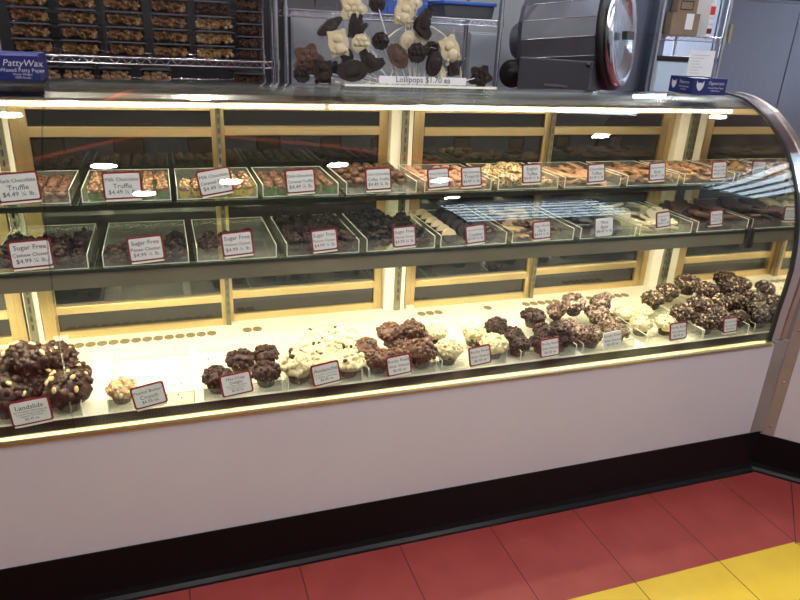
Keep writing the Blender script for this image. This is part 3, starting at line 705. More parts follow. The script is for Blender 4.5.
pr = '$4.49 ¼ lb.'
for px, py, w, h, roll, lines, dx in (
    (18, 187, .096, .072, -4, [('Dark Chocolate', 1), ('Truffle', 1), (pr, .9)], ''), (122.5, 185.5, .094, .070, -1, [('Milk Chocolate', 1), ('Truffle', 1), (pr, .9)], ''),
    (215, 181.5, .090, .068, -9, [('Milk Chocolate', 1), ('Caramel Truffle', 1), (pr, .9)], ''), (300.5, 181, .084, .066, -3, [('Dark Chocolate', 1), ('Caramel Truffle', 1), (pr, .9)], ''),
    (378.5, 179, .078, .064, -2, [('Dark Chocolate', 1), ('Coffee Truffle', 1), (pr, .9)], ''), (438.5, 178, .070, .060, -4, [('White Chocolate', 1), ('Peppermint', 1), (pr, .9)], ''),
    (471.5, 176.5, .068, .060, -3, [('Milk Chocolate', 1), ('Tropical', 1), (pr, .9)], ''), (532, 173.5, .068, .060, -2, [('English', 1), ('Toffee', 1), (pr, .9)], ''),
    (596.5, 173, .066, .060, -3, [('Chocolate', 1), ('Toffee', 1), (pr, .9)], ''), (657.5, 171.5, .066, .060, -3, [('Peanut Butter', 1), ('Bark', 1), (pr, .9)], ''),
    (719.5, 170, .064, .060, -2, [('Almond Toffee', 1), ('Milk and Dark', .6), (pr, .9)], '')):
    sign(px, py, .306, w, h, roll, lines, inkd, 'price sign reading %s %s on upper shelf' % (lines[0][0], lines[1][0]), GS)
pr = '$4.99 ¼ lb.'; p4 = '$4.49 ¼ lb.'
for px, py, w, h, roll, lines, fr in (
    (31, 254, .094, .068, -3, [('Sugar Free', 1), ('Cashew Cluster', 1), (pr, .9)], 1), (146, 248.5, .086, .064, -4, [('Sugar Free', 1), ('Pecan Cluster', 1), (pr, .9)], 1),
    (237.5, 243.5, .082, .064, -4, [('Sugar Free', 1), ('Walnut Cluster', 1), (pr, .9)], 1), (324.5, 240, .074, .060, -4, [('Sugar Free', 1), ('Peanut Cluster', 1), (pr, .9)], 1),
    (404.5, 236.5, .070, .060, -3, [('Sugar Free', 1), ('Almond Cluster', 1), (pr, .9)], 1), (475.5, 234, .064, .056, -5, [('Chocolate Dipped', 1), ('Cookies', 1), (p4, .9)], 1),
    (542, 230, .064, .056, -3, [('Tiger Mocha', 1), ('Bark', 1), (p4, .9)], 1), (604.5, 226.5, .060, .052, -3, [('Mint', 1), ('Bark', 1), (p4, .9)], 0),
    (663.5, 219.5, .056, .052, -5, [('Cookies & Cream', 1), ('Bark', 1), (p4, .9)], 1), (716.5, 217.5, .056, .052, -3, [('Smores', 1.2), ('Graham, Marshmallow', .5), ('and Chocolate', .5), (p4, .9)], 1)):
    lab = 'price sign reading %s %s on lower shelf' % (lines[0][0], lines[1][0])
    sign(px, py, .198, w, h, roll, lines, inkr if lines[0][0] == 'Sugar Free' else inkd, lab.replace(' Graham, Marshmallow', ''), GS, frame=bool(fr))

# ------------------------------------------------------------------ on top of the case
ZT = 1.2975
def print_on(o, txt, m, w, h, loc, rotz=0, shear=0):
    return place(text_mesh(txt, m, w, h, shear), 'lettering', o, loc, (0, 0, rotz))
# blue carton at the left
a = atY(-14, 84, .33); b_ = atY(41.5, 84.5, .33)
w = b_.x - a.x
bx = tag(empty('wax_paper_box', ((a.x+b_.x)/2, .33, ZT)), 'blue PattyWax carton at left end of the case top', 'box')
bx['label'] = 'blue waxed paper carton on left end of the case top'
MB().box(-w/2, w/2, 0, .14, 0, .056).build('carton', MT['navy'], bx, .001)
MB().prism([(-.001, .056), (.02, .0605), (.12, .0605), (.141, .056)], 0, -w/2, w/2).build('lid', MT['navytop'], bx, .001)
print_on(bx, 'PattyWax', MT['boxink'], .085, .019, (.026, -.0008, .038), shear=.25)
print_on(bx, 'Waxed Patty Paper', MT['boxink'], .095, .009, (.022, -.0008, .023)); print_on(bx, 'Heavy Weight', MT['boxink'], .05, .005, (.022, -.0008, .0145)); print_on(bx, '1000 Sheets', MT['boxink'], .06, .005, (.022, -.0008, .008))
# open carton at the right
c = atY(690, 98, .34); c.z = ZT
bx = tag(empty('wax_paper_box', c, (0, 0, R(-6))), 'open blue carton of white papers on right end of the case top', 'box')
L1, L2, hh, th = .128, .128, .052, .002
# one corner to the viewer: faces along local +x (right face) and along local +y (left face)
a1 = 0; 
b = MB(); b.box(0, L1, 0, th, 0, hh).box(0, L1, L2-th, L2, 0, hh).box(0, th, th, L2-th, 0, hh).box(L1-th, L1, th, L2-th, 0, hh).box(th, L1-th, th, L2-th, 0, th)
b.build('carton', MT['navy'], bx, .0005)
MB().box(th+.002, L1-th-.002, th+.002, L2-th-.002, th, hh-.004).build('paper_stack', MT['paper'], bx)
def fox(o, loc, rz, s):
    P = [(-.5, .62), (-.28, .30), (0, .42), (.28, .30), (.5, .62), (.52, .0), (.3, -.4), (0, -.62), (-.3, -.4), (-.52, .0)]
    m = MB().prism([(x*s, z*s) for x, z in P], 1, -.0006, 0).build('logo', MT['boxink'], o); m.location = loc; m.rotation_euler = (0, 0, rz)
fox(bx, (.028, -.0002, .028), 0, .026)
print_on(bx, 'Papercon', MT['boxink'], .058, .016, (.088, -.0006, .036), shear=.25); print_on(bx, 'Waxed Patty Paper', MT['boxink'], .06, .006, (.088, -.0006, .022)); print_on(bx, '1000 Sheets', MT['boxink'], .04, .005, (.088, -.0006, .014))
fox(bx, (-.0002, L2-.026, .028), R(-90), .024)
print_on(bx, 'Papercon', MT['boxink'], .052, .015, (-.0006, .045, .036), R(-90), .25); print_on(bx, 'Waxed Patty Paper', MT['boxink'], .055, .006, (-.0006, .045, .022), R(-90)); print_on(bx, '1000 Sheets', MT['boxink'], .035, .005, (-.0006, .045, .014), R(-90))
# lollipop stand
l0, l1 = atY(340, 91, .44), atY(487, 93, .44)
cx = (l0.x+l1.x)/2; hw = (l1.x-l0.x)/2; cy = .44
st = tag(empty('lollipop_stand', (cx, cy, ZT)), 'clear stand full of wrapped lollipops on the case top', 'display stand')
st['label'] = 'clear acrylic lollipop stand on the middle of the case top'
MB().box(-hw, hw, -.06, .06, 0, .006).build('base', MT['acrylic'], st)
MB().box(-hw-.001, hw+.001, -.0615, -.0585, .0003, .0063).box(-hw, hw, .0585, .0615, .0003, .0063).box(-hw-.0015, -hw+.0015, -.06, .06, .0003, .0063).box(hw-.0015, hw+.0015, -.06, .06, .0003, .0063).build('edges', MT['edge'], st)
arc_ = [(hw*.62*math.cos(R(a)), .165*math.sin(R(a))) for a in range(0, 181, 12)]
b = MB(); n = len(arc_)
b.prism([(x, .006+z) for x, z in arc_], 1, .0, .004); b.build('fan_plate', MT['acrylic'], st)
b = MB(); b.tube([(x, .002, .006+z) for x, z in arc_], .0018, 6); b.build('fan_plate_edge', MT['edge'], st)
b = MB(); b.tube([(x*.6, -.012, .006+z*.6) for x, z in arc_], .0018, 6); b.build('inner_arch', MT['edge'], st)
s1, s2 = atY(379, 86, .375), atY(466, 84, .375)
lc = (s1+s2)/2; lab_ = MB().prism([(-.135, -.0105), (.135, -.0105), (.135, .0105), (-.135, .0105)], 1, 0, .001).build('price_strip', MT['card'], st)
lab_.location = (lc.x-cx, -.064, .020); lab_.scale = ((s2.x-s1.x)/.27, 1, 1)
q = place(text_mesh('Lollipops $1.70 ea', MT['ink'], (s2.x-s1.x)*.94, .0165), 'lettering', st, (lc.x-cx, -.0652, .020))
# candies
def outline(kind):
    if kind == 'flower': return [((1+.18*math.cos(5*t))*math.cos(t), (1+.18*math.cos(5*t))*math.sin(t)) for t in [2*PI*k/40 for k in range(40)]]
    if kind == 'oval': return [(.72*math.cos(t), 1.08*math.sin(t)) for t in [2*PI*k/32 for k in range(32)]]
    if kind == 'leaf': return [(.42*math.cos(t)*(1-.15*math.sin(t)), 1.2*math.sin(t)) for t in [2*PI*k/32 for k in range(32)]]
    if kind == 'round': return [((1+.05*math.cos(9*t))*.95*math.cos(t), (1+.05*math.cos(9*t))*.95*math.sin(t)) for t in [2*PI*k/36 for k in range(36)]]
    if kind == 'boot': return [(-.5, 1), (.15, 1.05), (.25, .3), (.6, -.05), (1.05, -.25), (1.05, -.75), (.5, -.95), (-.5, -.85), (-.75, -.3)]
    if kind == 'bear':   # plain rounded animal silhouette with two ears
        P = []
        for k in range(48):
            t = 2*PI*k/48; r = .85
            for e in (R(50), R(130), R(-52), R(-128), R(0), R(180)):
                d = abs((t-e+PI) % (2*PI)-PI); r = max(r, .72+.42*math.exp(-(d/.27)**2)) if e in (R(50), R(130), R(-52), R(-128)) else r
            P.append((r*.9*math.cos(t), r*1.05*math.sin(t)))
        return P
    if kind == 'hand': return [(-.6, -.9), (.5, -.9), (.62, -.1), (.9, .35), (.65, .5), (.3, .2), (.3, .95), (.0, 1.05), (-.08, .45), (-.3, 1), (-.62, .9), (-.7, .1)]
CM = {'W': MT['whitec'], 'D': MT['choc2'], 'M': MT['milk']}
CMp = {}
def candy_mesh(kind, col):
    if (kind, col) in CMp: return CMp[(kind, col)]
    b = MB(); b.prism(outline(kind), 1, -.22, .22)
    bmesh.ops.bevel(b.bm, geom=[e for e in b.bm.edges if abs(e.calc_face_angle(0)) > 1.2], offset=.13, segments=2, affect='EDGES')
    if kind in ('flower', 'round'):
        for i in range(6 if kind == 'flower' else 4):
            a = 2*PI*i/6; b.blob((.5*math.cos(a), -.2, .5*math.sin(a)), .30, 2, .1, 2, i, sq=(1, .5, 1))
        b.blob((0, -.22, 0), .28, 2, .1, 2, 9, sq=(1, .6, 1))
    elif kind == 'bear':
        b.blob((0, -.2, .30), .40, 2, .05, 2, 1, sq=(1, .6, .9)); b.blob((0, -.2, -.38), .48, 2, .05, 2, 2, sq=(1, .55, 1))
        b.blob((-.45, -.2, -.55), .2, 2, .05, 2, 3); b.blob((.45, -.2, -.55), .2, 2, .05, 2, 3)
    else:
        b.blob((0, -.12, 0), .62, 3, .25, 3, 4, sq=(.8, .32, 1.15))
    CMp[(kind, col)] = meshonly(b, 'candy', CM[col]); return CMp[(kind, col)]
wb = MB(); g = random.Random(3)
prof = [(.10, -1.9), (.30, -1.75), (.10, -1.45), (.55, -1.1), (1.15, -.4), (1.22, .5), (.85, 1.15), (.25, 1.45)]
wb.lathe(prof, 16, smooth=False)
for v in wb.bm.verts: v.co.y *= .45; v.co += Vector((g.uniform(-.09, .09), g.uniform(-.06, .06), g.uniform(-.08, .08)))
WRAP = meshonly(wb, 'wrapper', MT['cell'])
lol = [(353, 9, 11, 'W', 'flower', 0, .46, 'highest white flower-shaped'), (377, 3, 8, 'D', 'round', 0, .48, 'dark round topmost middle'), (330, 26, 11, 'D', 'leaf', 55, .44, 'dark slanting leaf-shaped'), (357, 27, 11, 'D', 'hand', 10, .45, 'dark hand-shaped'),
       (338, 43, 12, 'W', 'bear', -12, .42, 'white animal-shaped one at left'), (361, 44, 9, 'W', 'round', 0, .43, 'white swirled round'), (380.5, 41, 8, 'D', 'round', 0, .44, 'dark round one below the top'), (347, 57, 8, 'D', 'oval', -15, .42, 'small dark oval beside white animal'),
       (370, 61, 11, 'D', 'boot', -30, .41, 'dark boot-shaped'), (308, 59, 12, 'M', 'flower', 0, .43, 'brown puffy one at far left'), (323, 76, 11, 'D', 'bear', 0, .41, 'dark animal-shaped one at low left'), (352, 77, 13, 'D', 'oval', 85, .40, 'dark lying oval by price strip'),
       (302, 81, 8, 'D', 'round', 0, .42, 'lowest dark one at far left'), (336, 68, 6, 'D', 'boot', 0, .43, 'tiny dark one at left'),
       (404, 13, 11, 'W', 'bear', 10, .44, 'white animal-shaped high one'), (411, 3, 9, 'W', 'flower', 0, .47, 'white flower at the very top'), (424, 23, 11, 'D', 'boot', 35, .43, 'dark boot-shaped high right'), (407, 40, 8, 'W', 'oval', 25, .43, 'white small oval in middle'),
       (421, 40, 8, 'W', 'oval', -30, .44, 'white oval right of middle'), (398, 56, 11, 'M', 'oval', -35, .41, 'brown tilted oval in middle'), (417, 53, 9, 'D', 'round', 0, .41, 'dark round one in middle'), (431, 49, 7, 'D', 'round', 0, .43, 'small dark round at right'),
       (434, 64, 10, 'D', 'oval', 12, .40, 'dark upright oval at right'), (449, 50, 12, 'W', 'bear', -25, .42, 'white animal-shaped one at right'), (454, 66, 9, 'D', 'hand', -5, .42, 'dark hand-shaped at right'), (438, 84, 9, 'W', 'oval', 5, .41, 'white drooping by price strip'),
       (480, 80, 9.5, 'D', 'flower', 80, .42, 'dark ball leaning far right')]
for px, py, rad, col, kind, rot, y, desc in lol:
    c = atY(px, py, y); k = rad*(c-CAM).length*1.04/FPX
    base = Vector((cx + max(-hw*.75, min(hw*.75, (c.x-cx)*.45)), cy-.005 - (.03 if c.z < ZT+.06 else 0), ZT+.0065))
    if c.z - k < ZT + .004: c.z = ZT + k*.9 + .004
    o = tag(empty('lollipop', base), desc + (' ' if 'lollipop' in desc else ' wrapped lollipop ') + 'on the acrylic stand', 'lollipop', 'wrapped lollipops on the case top')
    d = c - base; L = d.length
    MB().tube([(0, 0, 0), d*(1-k*.6/L)], .0018, 6).build('stick', MT['stick'], o)
    q = place(candy_mesh(kind, col), 'candy', o, d, (0, R(rot), R(rng.uniform(-12, 12))), k)
    ang = math.atan2(d.x, d.z)
    place(WRAP, 'wrapper', o, d, (0, ang, R(rng.uniform(-10, 10))), k*1.0)

# ------------------------------------------------------------------ the angled counter at the right
o45 = Vector((1.972, .0, 0))
ac = tag(empty('angled_counter', o45, (0, 0, R(-45))), 'white angled counter with black kick base beside the steel end post', 'counter')
MB().box(.036, 1.6, .0, .5, .15, .95).build('panel', MT['panel'], ac)
MB().box(.0, .0355, -.004, .12, .152, .95).build('end_trim', MT['trimsteel'], ac)
for z in (.19, .37, .57): MB().lathe([(.005, 0), (.005, .002), (.003, .003)], 10, mx=Matrix.Translation((.018, -.0042, z)) @ Matrix.Rotation(PI/2, 4, 'X')).build('trim_screw', MT['chrome'], ac)
b = MB(); b.prism([(-.004, .151), (.5, .151), (.5, 0), (-.022, 0), (-.020, .006), (-.010, .014), (-.004, .03)], 0, -.02, 1.6); b.build('kick_base', MT['base'], ac)
MB().box(.0, 1.62, -.012, .52, .95, .98).build('countertop', MT['steel'], ac, .002)

# ------------------------------------------------------------------ wire shelving behind
def wire_rack(name, x0, x1, y0, y1, zs, zt, label, dark_back=False):
    t = tag(empty(name, ((x0+x1)/2, (y0+y1)/2, 0)), label, 'shelving'); o = Vector(((x0+x1)/2, (y0+y1)/2, 0))
    for x in (x0, x1):
        for y in (y0, y1):
            b = MB().tube([(x-o.x, y-o.y, 0), (x-o.x, y-o.y, zt)], .0125, 10)
            for z in zs: b.tube([(x-o.x, y-o.y, z-.03), (x-o.x, y-o.y, z+.012)], .017, 10)
            b.build('post', MT['wire'], t)
    for z in zs:
        b = MB()
        for y in (y0, y1):
            b.tube([(x0-o.x, y-o.y, z), (x1-o.x, y-o.y, z)], .0032, 6); b.tube([(x0-o.x, y-o.y, z-.026), (x1-o.x, y-o.y, z-.026)], .0032, 6)
            n = int((x1-x0)/.05); P = [(x0-o.x+(x1-x0)*i/(2*n), y-o.y, z - (.026 if i % 2 else 0)) for i in range(2*n+1)]
            b.tube(P, .0022, 5)
        for i in range(int((x1-x0)/.028)):
            x = x0-o.x+.014+i*.028; b.tube([(x, y0-o.y, z+.003), (x, y1-o.y, z+.003)], .0018, 4)
        b.build('wire_shelf', MT['wire'], t)
    return t
YS = 1.70
lx0, lx1 = atY(1, 40, YS).x, atY(276, 40, YS).x
zs1 = (atY(42, 54, YS).z + atY(272, 63, YS).z)/2
wire_rack('wire_rack', lx0-.012, lx1, YS, YS+.45, (.15, .62, zs1-.115, zs1, zs1+.34), 1.95, 'chrome wire rack stacked with caramel corn containers')
rx0, rx1 = atY(284, 40, YS+.06).x, atY(499, 40, YS+.06).x
zs2 = 1.515
wire_rack('wire_rack', rx0+.008, rx1, YS+.06, YS+.48, (.15, .75, zs2), 1.95, 'chrome wire rack behind the lollipops with blue lidded tub')
def clamshell(w, h, d, cm, sd):
    b = MB(); g = random.Random(sd)
    b.box(-w/2+.004, w/2-.004, .03, d-.006, .003, h*.66, 1)
    for i in range(95):
        b.blob((g.uniform(-w/2+.009, w/2-.009), .012+g.uniform(0, .02), g.uniform(.009, h*.74)), g.uniform(.006, .0115), 1, .5, 2, i+sd)
    cont = meshonly(b, 'contents', [cm, MT['choc2']])
    b = MB(); b.prism([(-w/2+.004, .0), (w/2-.004, 0), (w/2, h*.86), (-w/2, h*.86)], 1, -.001, d); shell = meshonly(b, 'shell', MT['clam'])
    b = MB(); b.box(-w/2-.003, w/2+.003, -.004, d+.003, h*.88, h*.92); b.box(-w/2+.006, w/2-.006, .004, d-.004, h*.92, h*.99); lid = meshonly(b, 'lid', MT['clamrim'])
    return cont, shell, lid
def put_clam(parts, x, y, z, label, group, name='clamshell_container', turn=0):
    t = tag(empty(name, (x, y, z), (0, 0, turn)), label, 'container', group)
    c_, s_, l_ = parts
    place(c_, 'contents', t); place(s_, 'shell', t); place(l_, 'lid', t)
ordw = ['bottom', 'second from bottom', 'third from bottom', 'fourth from bottom', 'fifth from bottom', 'sixth from bottom']
pitch = .0595
sA = [clamshell(.150, .058, .30, MT['caramel'], 3), clamshell(.150, .058, .30, MT['caramel'], 9)]
sB = clamshell(.160, .058, .30, MT['caramel2'], 13); sC = clamshell(.115, .050, .28, MT['redcorn'], 17); sD = clamshell(.14, .058, .30, MT['redcorn'], 23)
zb = zs1 + .005
for ci, (px, nm_) in enumerate(((33.5, 'leftmost'), (81.5, 'second'), (127, 'third'), (172, 'fourth'))):
    x = atY(px, 47, YS+.03).x
    for r_ in range(4): put_clam(sA[(ci+r_) % 2], x, YS+.03, zb+r_*pitch, 'clear caramel corn box, %s in the %s stack' % (ordw[r_], nm_), 'caramel corn boxes on the rack')
x = atY(216, 52, YS+.03).x
for r_ in range(3): put_clam(sB, x, YS+.02, zb+r_*pitch, 'pale caramel corn box, %s in the fifth stack' % ordw[r_], 'caramel corn boxes on the rack')
put_clam(sD, x-.01, YS+.04, zb+3*pitch, 'dark box on top of the pale caramel corn stack', 'caramel corn boxes on the rack')
x = atY(251, 58, YS+.03).x
for r_ in range(6): put_clam(sC, x, YS+.03, zb+r_*.0515, 'small dark red box, %s in the stack by the rack post' % ordw[r_], 'small dark boxes on the rack')
zl2 = zs1-.115+.0055
sE = clamshell(.125, .068, .26, MT['nut'], 31)
for px, nm_ in ((44, 'mostly hidden behind the blue carton'), (78, 'second from the blue carton'), (115.5, 'third from the blue carton'), (156, 'fourth from the blue carton')):
    put_clam(sE, atY(px, 74, YS+.03).x, YS+.03, zl2, 'lidded clear box under the loaded shelf, ' + nm_, 'boxes on the low rack shelf')
put_clam(sD, atY(250, 76, YS+.03).x, YS+.05, zl2, 'dark box under the shelf beside the rack post', 'boxes on the low rack shelf')
# dark tubs and the blue tub on the second rack
for px, nm_ in ((300, 'left'), (330, 'right')):
    t = tag(empty('storage_tub', (atY(px, 6, YS+.12).x, YS+.12, zs2+.006)), 'dark tub on the second rack shelf, %s of the two' % nm_, 'tub', 'dark tubs on the second rack')
    MB().prism([(-.07, 0), (.07, 0), (.078, .06), (-.078, .06)], 1, 0, .25).build('body', MT['clamrim'], t); MB().box(-.083, .083, -.006, .256, .06, .068).build('lid', MT['chrome'], t, .002)
xa, xb = atY(442, 12, YS+.12).x, atY(496, 12, YS+.12).x
t = tag(empty('storage_tub', ((xa+xb)/2, YS+.12, zs2+.006)), 'blue lidded clear tub on the second rack shelf', 'tub'); hw2 = (xb-xa)/2
MB().prism([(-hw2*.88, 0), (hw2*.88, 0), (hw2*.95, .058), (-hw2*.95, .058)], 1, 0, .28).build('body', MT['machpaint'], t, .004)
MB().box(-hw2, hw2, -.008, .29, .058, .076).build('lid', MT['blue'], t, .005)
xa, xb = atY(390, 8, YS+.2).x, atY(432, 8, YS+.2).x
t = tag(MB().box(xa, xb, YS+.25, YS+.44, zs2+.006, zs2+.16).build('storage_bin', MT['blue'], None, .006), 'blue bin behind the topmost lollipops', 'bin')
# pale cabinet under that shelf
xa, xb = atY(468.5, 60, 2.2).x, atY(500, 60, 2.2).x
t = tag(empty('tall_cabinet', ((xa+xb)/2, 2.215, 0)), 'pale grey tall cabinet standing behind the second wire rack', 'cabinet'); hw2 = (xb-xa)/2
MB().box(-hw2, hw2, .0, .19, .0, 1.46).build('body', MT['bigcab'], t, .003); MB().box(-hw2+.004, hw2-.004, -.012, 0, .05, 1.45).build('door', MT['bigcab'], t, .003)

# ------------------------------------------------------------------ coating machine
mc = atY(616, 36, 1.60)
ax = Vector((.64, -.765, .10)).normalized()
mch = tag(empty('coating_machine', (mc.x, mc.y, 0)), 'grey drum coating machine with chrome-rimmed pan behind the case', 'machine')
mx = Matrix.Translation((0, 0, mc.z)) @ ax.to_track_quat('Z', 'Y').to_matrix().to_4x4()
Rr = .245
b = MB(); b.lathe([(Rr*.55, -.46), (Rr*1.0, -.44), (Rr*1.06, -.41), (Rr*1.06, -.03)], 18, mx=mx, smooth=False); b.build('drum', MT['machine'], mch, .004)
for kk in range(18):  # thin bright rods along the facets of the drum
    aa = 2*PI*(kk+.0)/18; b = MB(); pp = [mx @ Vector((Rr*1.063*math.cos(aa), Rr*1.063*math.sin(aa), zz)) for zz in (-.40, -.04)]; b.tube(pp, .0022, 5)
    if (pp[0]-pp[1]).length and pp[0].z > mc.z-.16 and (pp[0]-Vector((0, 0, mc.z))).dot(Vector((-.77, -.64, 0))) > 0: b.build('facet_rod', MT['wire'], mch)
    else: b.bm.free()
b = MB(); b.lathe([(Rr*.97, -.03), (Rr*1.08, -.03), (Rr*1.08, .005), (Rr*.97, .005)], 56, mx=mx); b.build('gasket_ring', MT['rubber'], mch)
b = MB(); b.lathe([(Rr*1.0, .006), (Rr*1.03, .02), (Rr*1.0, .045), (Rr*.92, .05), (Rr*.86, .03), (Rr*.5, -.02), (.01, -.03)], 56, mx=mx)
b.build('pan_rim', mat('hammered_chrome', (.62, .66, .72), .16, 1, bump=.7, bscale=26), mch)
b = MB(); hm = mx; b.box(-.02, .02, -.13, .02, .035, .06, mx=hm @ Matrix.Rotation(R(90), 4, 'Z')); b.build('latch', MT['rubber'], mch)
uh = Vector((ax.x, ax.y, 0)).normalized(); vh = Vector((uh.y, -uh.x, 0))      # along the drum, and out towards the shop
ML = Matrix((uh, -vh, Vector((0, 0, 1)))).transposed().to_4x4()                # local x along the drum, local y away from the viewer
m0 = atY(528, 41, 2.12); mm = Matrix.Translation((m0.x-mc.x, m0.y-mc.y, m0.z)) @ ax.to_track_quat('Z', 'Y').to_matrix().to_4x4()
b = MB(); b.lathe([(.085, -.08), (.10, -.06), (.10, .10), (.085, .12)], 32, mx=mm); b.build('motor', MT['machine'], mch)
b = MB(); b.box(-.40, -.02, -.275, .16, .30, 1.352, mx=ML); b.build('gear_housing', MT['machpaint'], mch, .006)
b = MB(); b.lathe([(.065, -.03), (.072, -.02), (.072, .02), (.06, .03), (.03, .03), (.028, .04), (.012, .04)], 32, mx=ML @ Matrix.Translation((-.475, -.16, 1.262)) @ Matrix.Rotation(R(90), 4, 'X')); b.build('drive_wheel', MT['rubber'], mch)
b = MB(); b.lathe([(.012, -.1), (.012, .1)], 12, mx=ML @ Matrix.Translation((-.475, -.08, 1.262)) @ Matrix.Rotation(R(90), 4, 'X')); b.box(-.485, -.39, -.02, .06, 1.24, 1.30, mx=ML); b.build('axle', MT['machpaint'], mch)
for x in (-.37, -.06):
    for y in (-.23, .12): MB().box(x-.02, x+.02, y-.02, y+.02, 0, .30, mx=ML).build('leg', MT['machpaint'], mch)
b = MB(); b.box(-.25, -.13, -.279, -.275, 1.222, 1.232, mx=ML); b.build('name_plate', MT['steel'], mch)
b = MB(); b.blob(ML @ Vector((-.04, -.28, 1.335)), .012, 2, 0, 1, 1); b.build('knob', MT['rubber'], mch)

# ------------------------------------------------------------------ store room at the right
xw = atY(652, 50, 2.15)
p0 = atY(668, 40, 2.6)
YR = 2.25
def on(px, py, y=YR): return atY(px, py, y)
ra, rb = on(658, 40).x, on(722, 40).x; zr = (on(672, 37).z + on(718, 37).z)/2
wire_rack('storage_rack', ra, rb+.01, YR, YR+.45, (.2, .8, zr), 2.1, 'wire rack of cartons seen through the doorway')
def carton(x0p, x1p, ytop, ybot, y, d, m, label, extra=None, z0=None):
    a, b2 = atY(x0p, ybot, y), atY(x1p, ytop, y); zz = z0 if z0 is not None else zr+.0052
    t = tag(empty('carton', ((a.x+b2.x)/2, y, zz)), label, 'box', 'cartons on the storage rack'); w = (b2.x-a.x)/2; h = b2.z-zz
    MB().box(-w, w, 0, d, 0, h).build('carton_body', m, t, .002)
    return t, w, h
t, w, h = carton(669, 701, 14, 36, YR+.03, .28, MT['kraft'], 'brown carton with white label at left of the storage rack')
MB().box(.0, w*.55, -.001, 0, h*.28, h*.98).build('label_sheet', MT['paper'], t)
ztop = zr+.0052+h
t, w2, h2 = carton(677, 702, -14, 13, YR+.04, .26, MT['kraft'], 'brown carton stacked on the labelled carton', z0=ztop+.001)
b = MB()
for r_ in ((-.75, .55, .10, .14), (-.75, .55, .40, .44), (-.75, -.68, .10, .44), (.48, .55, .10, .44)): b.box(w2*r_[0], w2*r_[1], -.001, 0, h2*r_[2], h2*r_[3])
b.build('print', MT['dark'], t)
t, w, h = carton(705.5, 721, -16, 36, YR+.02, .25, MT['paper'], 'white carton with red bands on the storage rack')
b = MB().box(-w, w, -.001, 0, h*.06, h*.16); b.build('band', MT['red'], t)
MB().box(-w, w, -.0012, 0, h*.42, h*.58).build('band', mat('red_print', (.62, .03, .02), .5), t)
for k, (txt, zz) in enumerate((('FRAGILE', .78), ('Sea Salt', .36), ('Net 24', .24))):
    place(text_mesh(txt, MT['ink'] if k else MT['inkred'], w*1.5, .03), 'lettering', t, (0, -.0016, h*zz))
# white sheet standing behind the open carton
pa, pb = on(686, 77, .9), on(716, 51, .9)
sh = tag(empty('notice_sheet', ((pa.x+pb.x)/2, .9, 0)), 'white printed sheet on a thin stand above the open carton', 'notice')
w = (pb.x-pa.x)/2
MB().box(-w, w, 0, .004, pa.z, pb.z).build('sheet', MT['paper'], sh); MB().tube([(0, .01, 0.012), (0, .01, pa.z+.1)], .008, 8).build('stand', MT['wire'], sh); MB().lathe([(.09, 0), (.09, .008), (.02, .014)], 24).build('stand_base', MT['wire'], sh)
b = MB(); g = random.Random(4)
for i in range(7): b.box(-w*.8, w*g.uniform(-.2, .7), -.0008, 0, pa.z + (pb.z-pa.z)*(.15+.11*i), pa.z + (pb.z-pa.z)*(.165+.11*i))
b.build('printed_lines', mat('grey_print', (.35, .37, .40), .7), sh)
# white chest under the rack's shelf
YC = YR+.06
zc = on(690, 57, YC).z
t = tag(empty('storage_chest', (ra+.32, YC, 0)), 'x', 'freezer')
# refrigerator
fx = on(712, 60, 2.82).x; fx2 = fx + 1.5
t2 = tag(empty('refrigerator', ((fx+fx2)/2, 2.82, 0)), 'tall stainless refrigerator at right behind the case', 'refrigerator'); fw_ = (fx2-fx)/2
MB().box(-fw_, fw_, .03, .75, .1, 2.05).build('body', MT['steelb'], t2, .004)
MB().box(-fw_+.005, .0, 0, .028, .16, 1.78).build('door', MT['steelb'], t2, .006); MB().box(.006, fw_-.005, 0, .028, .16, 1.78).build('door', MT['steelb'], t2, .006)
MB().box(-fw_+.005, fw_-.005, 0, .028, 1.80, 2.04).build('grille', MT['machpaint'], t2, .003)
p = on(729, 33, 2.81); MB().box(p.x-(fx+fx2)/2-.012, p.x-(fx+fx2)/2+.012, -.03, 0, p.z-.07, p.z+.06).build('hinge', MT['brass'], t2, .004)
MB().box(-fw_+.03, -fw_+.08, .05, .7, 0, .1).box(fw_-.08, fw_-.03, .05, .7, 0, .1).build('feet', MT['dark'], t2)
pa = on(794, 97, 2.0)
bpy.data.objects.remove(t)
t = tag(empty('storage_chest', ((ra+rb)/2+.05, YC, 0)), 'pale blue chest with black lid standing low on the storage rack', 'chest')
cw = (rb-ra)/2-.03
MB().box(-cw, cw, 0, .26, .81, zc-.03).build('body', mat('pale_blue_enamel', (.50, .66, .80), .4), t, .01); MB().box(-cw-.01, cw+.01, -.01, .265, zc-.028, zc).build('lid', MT['rubber'], t, .006)

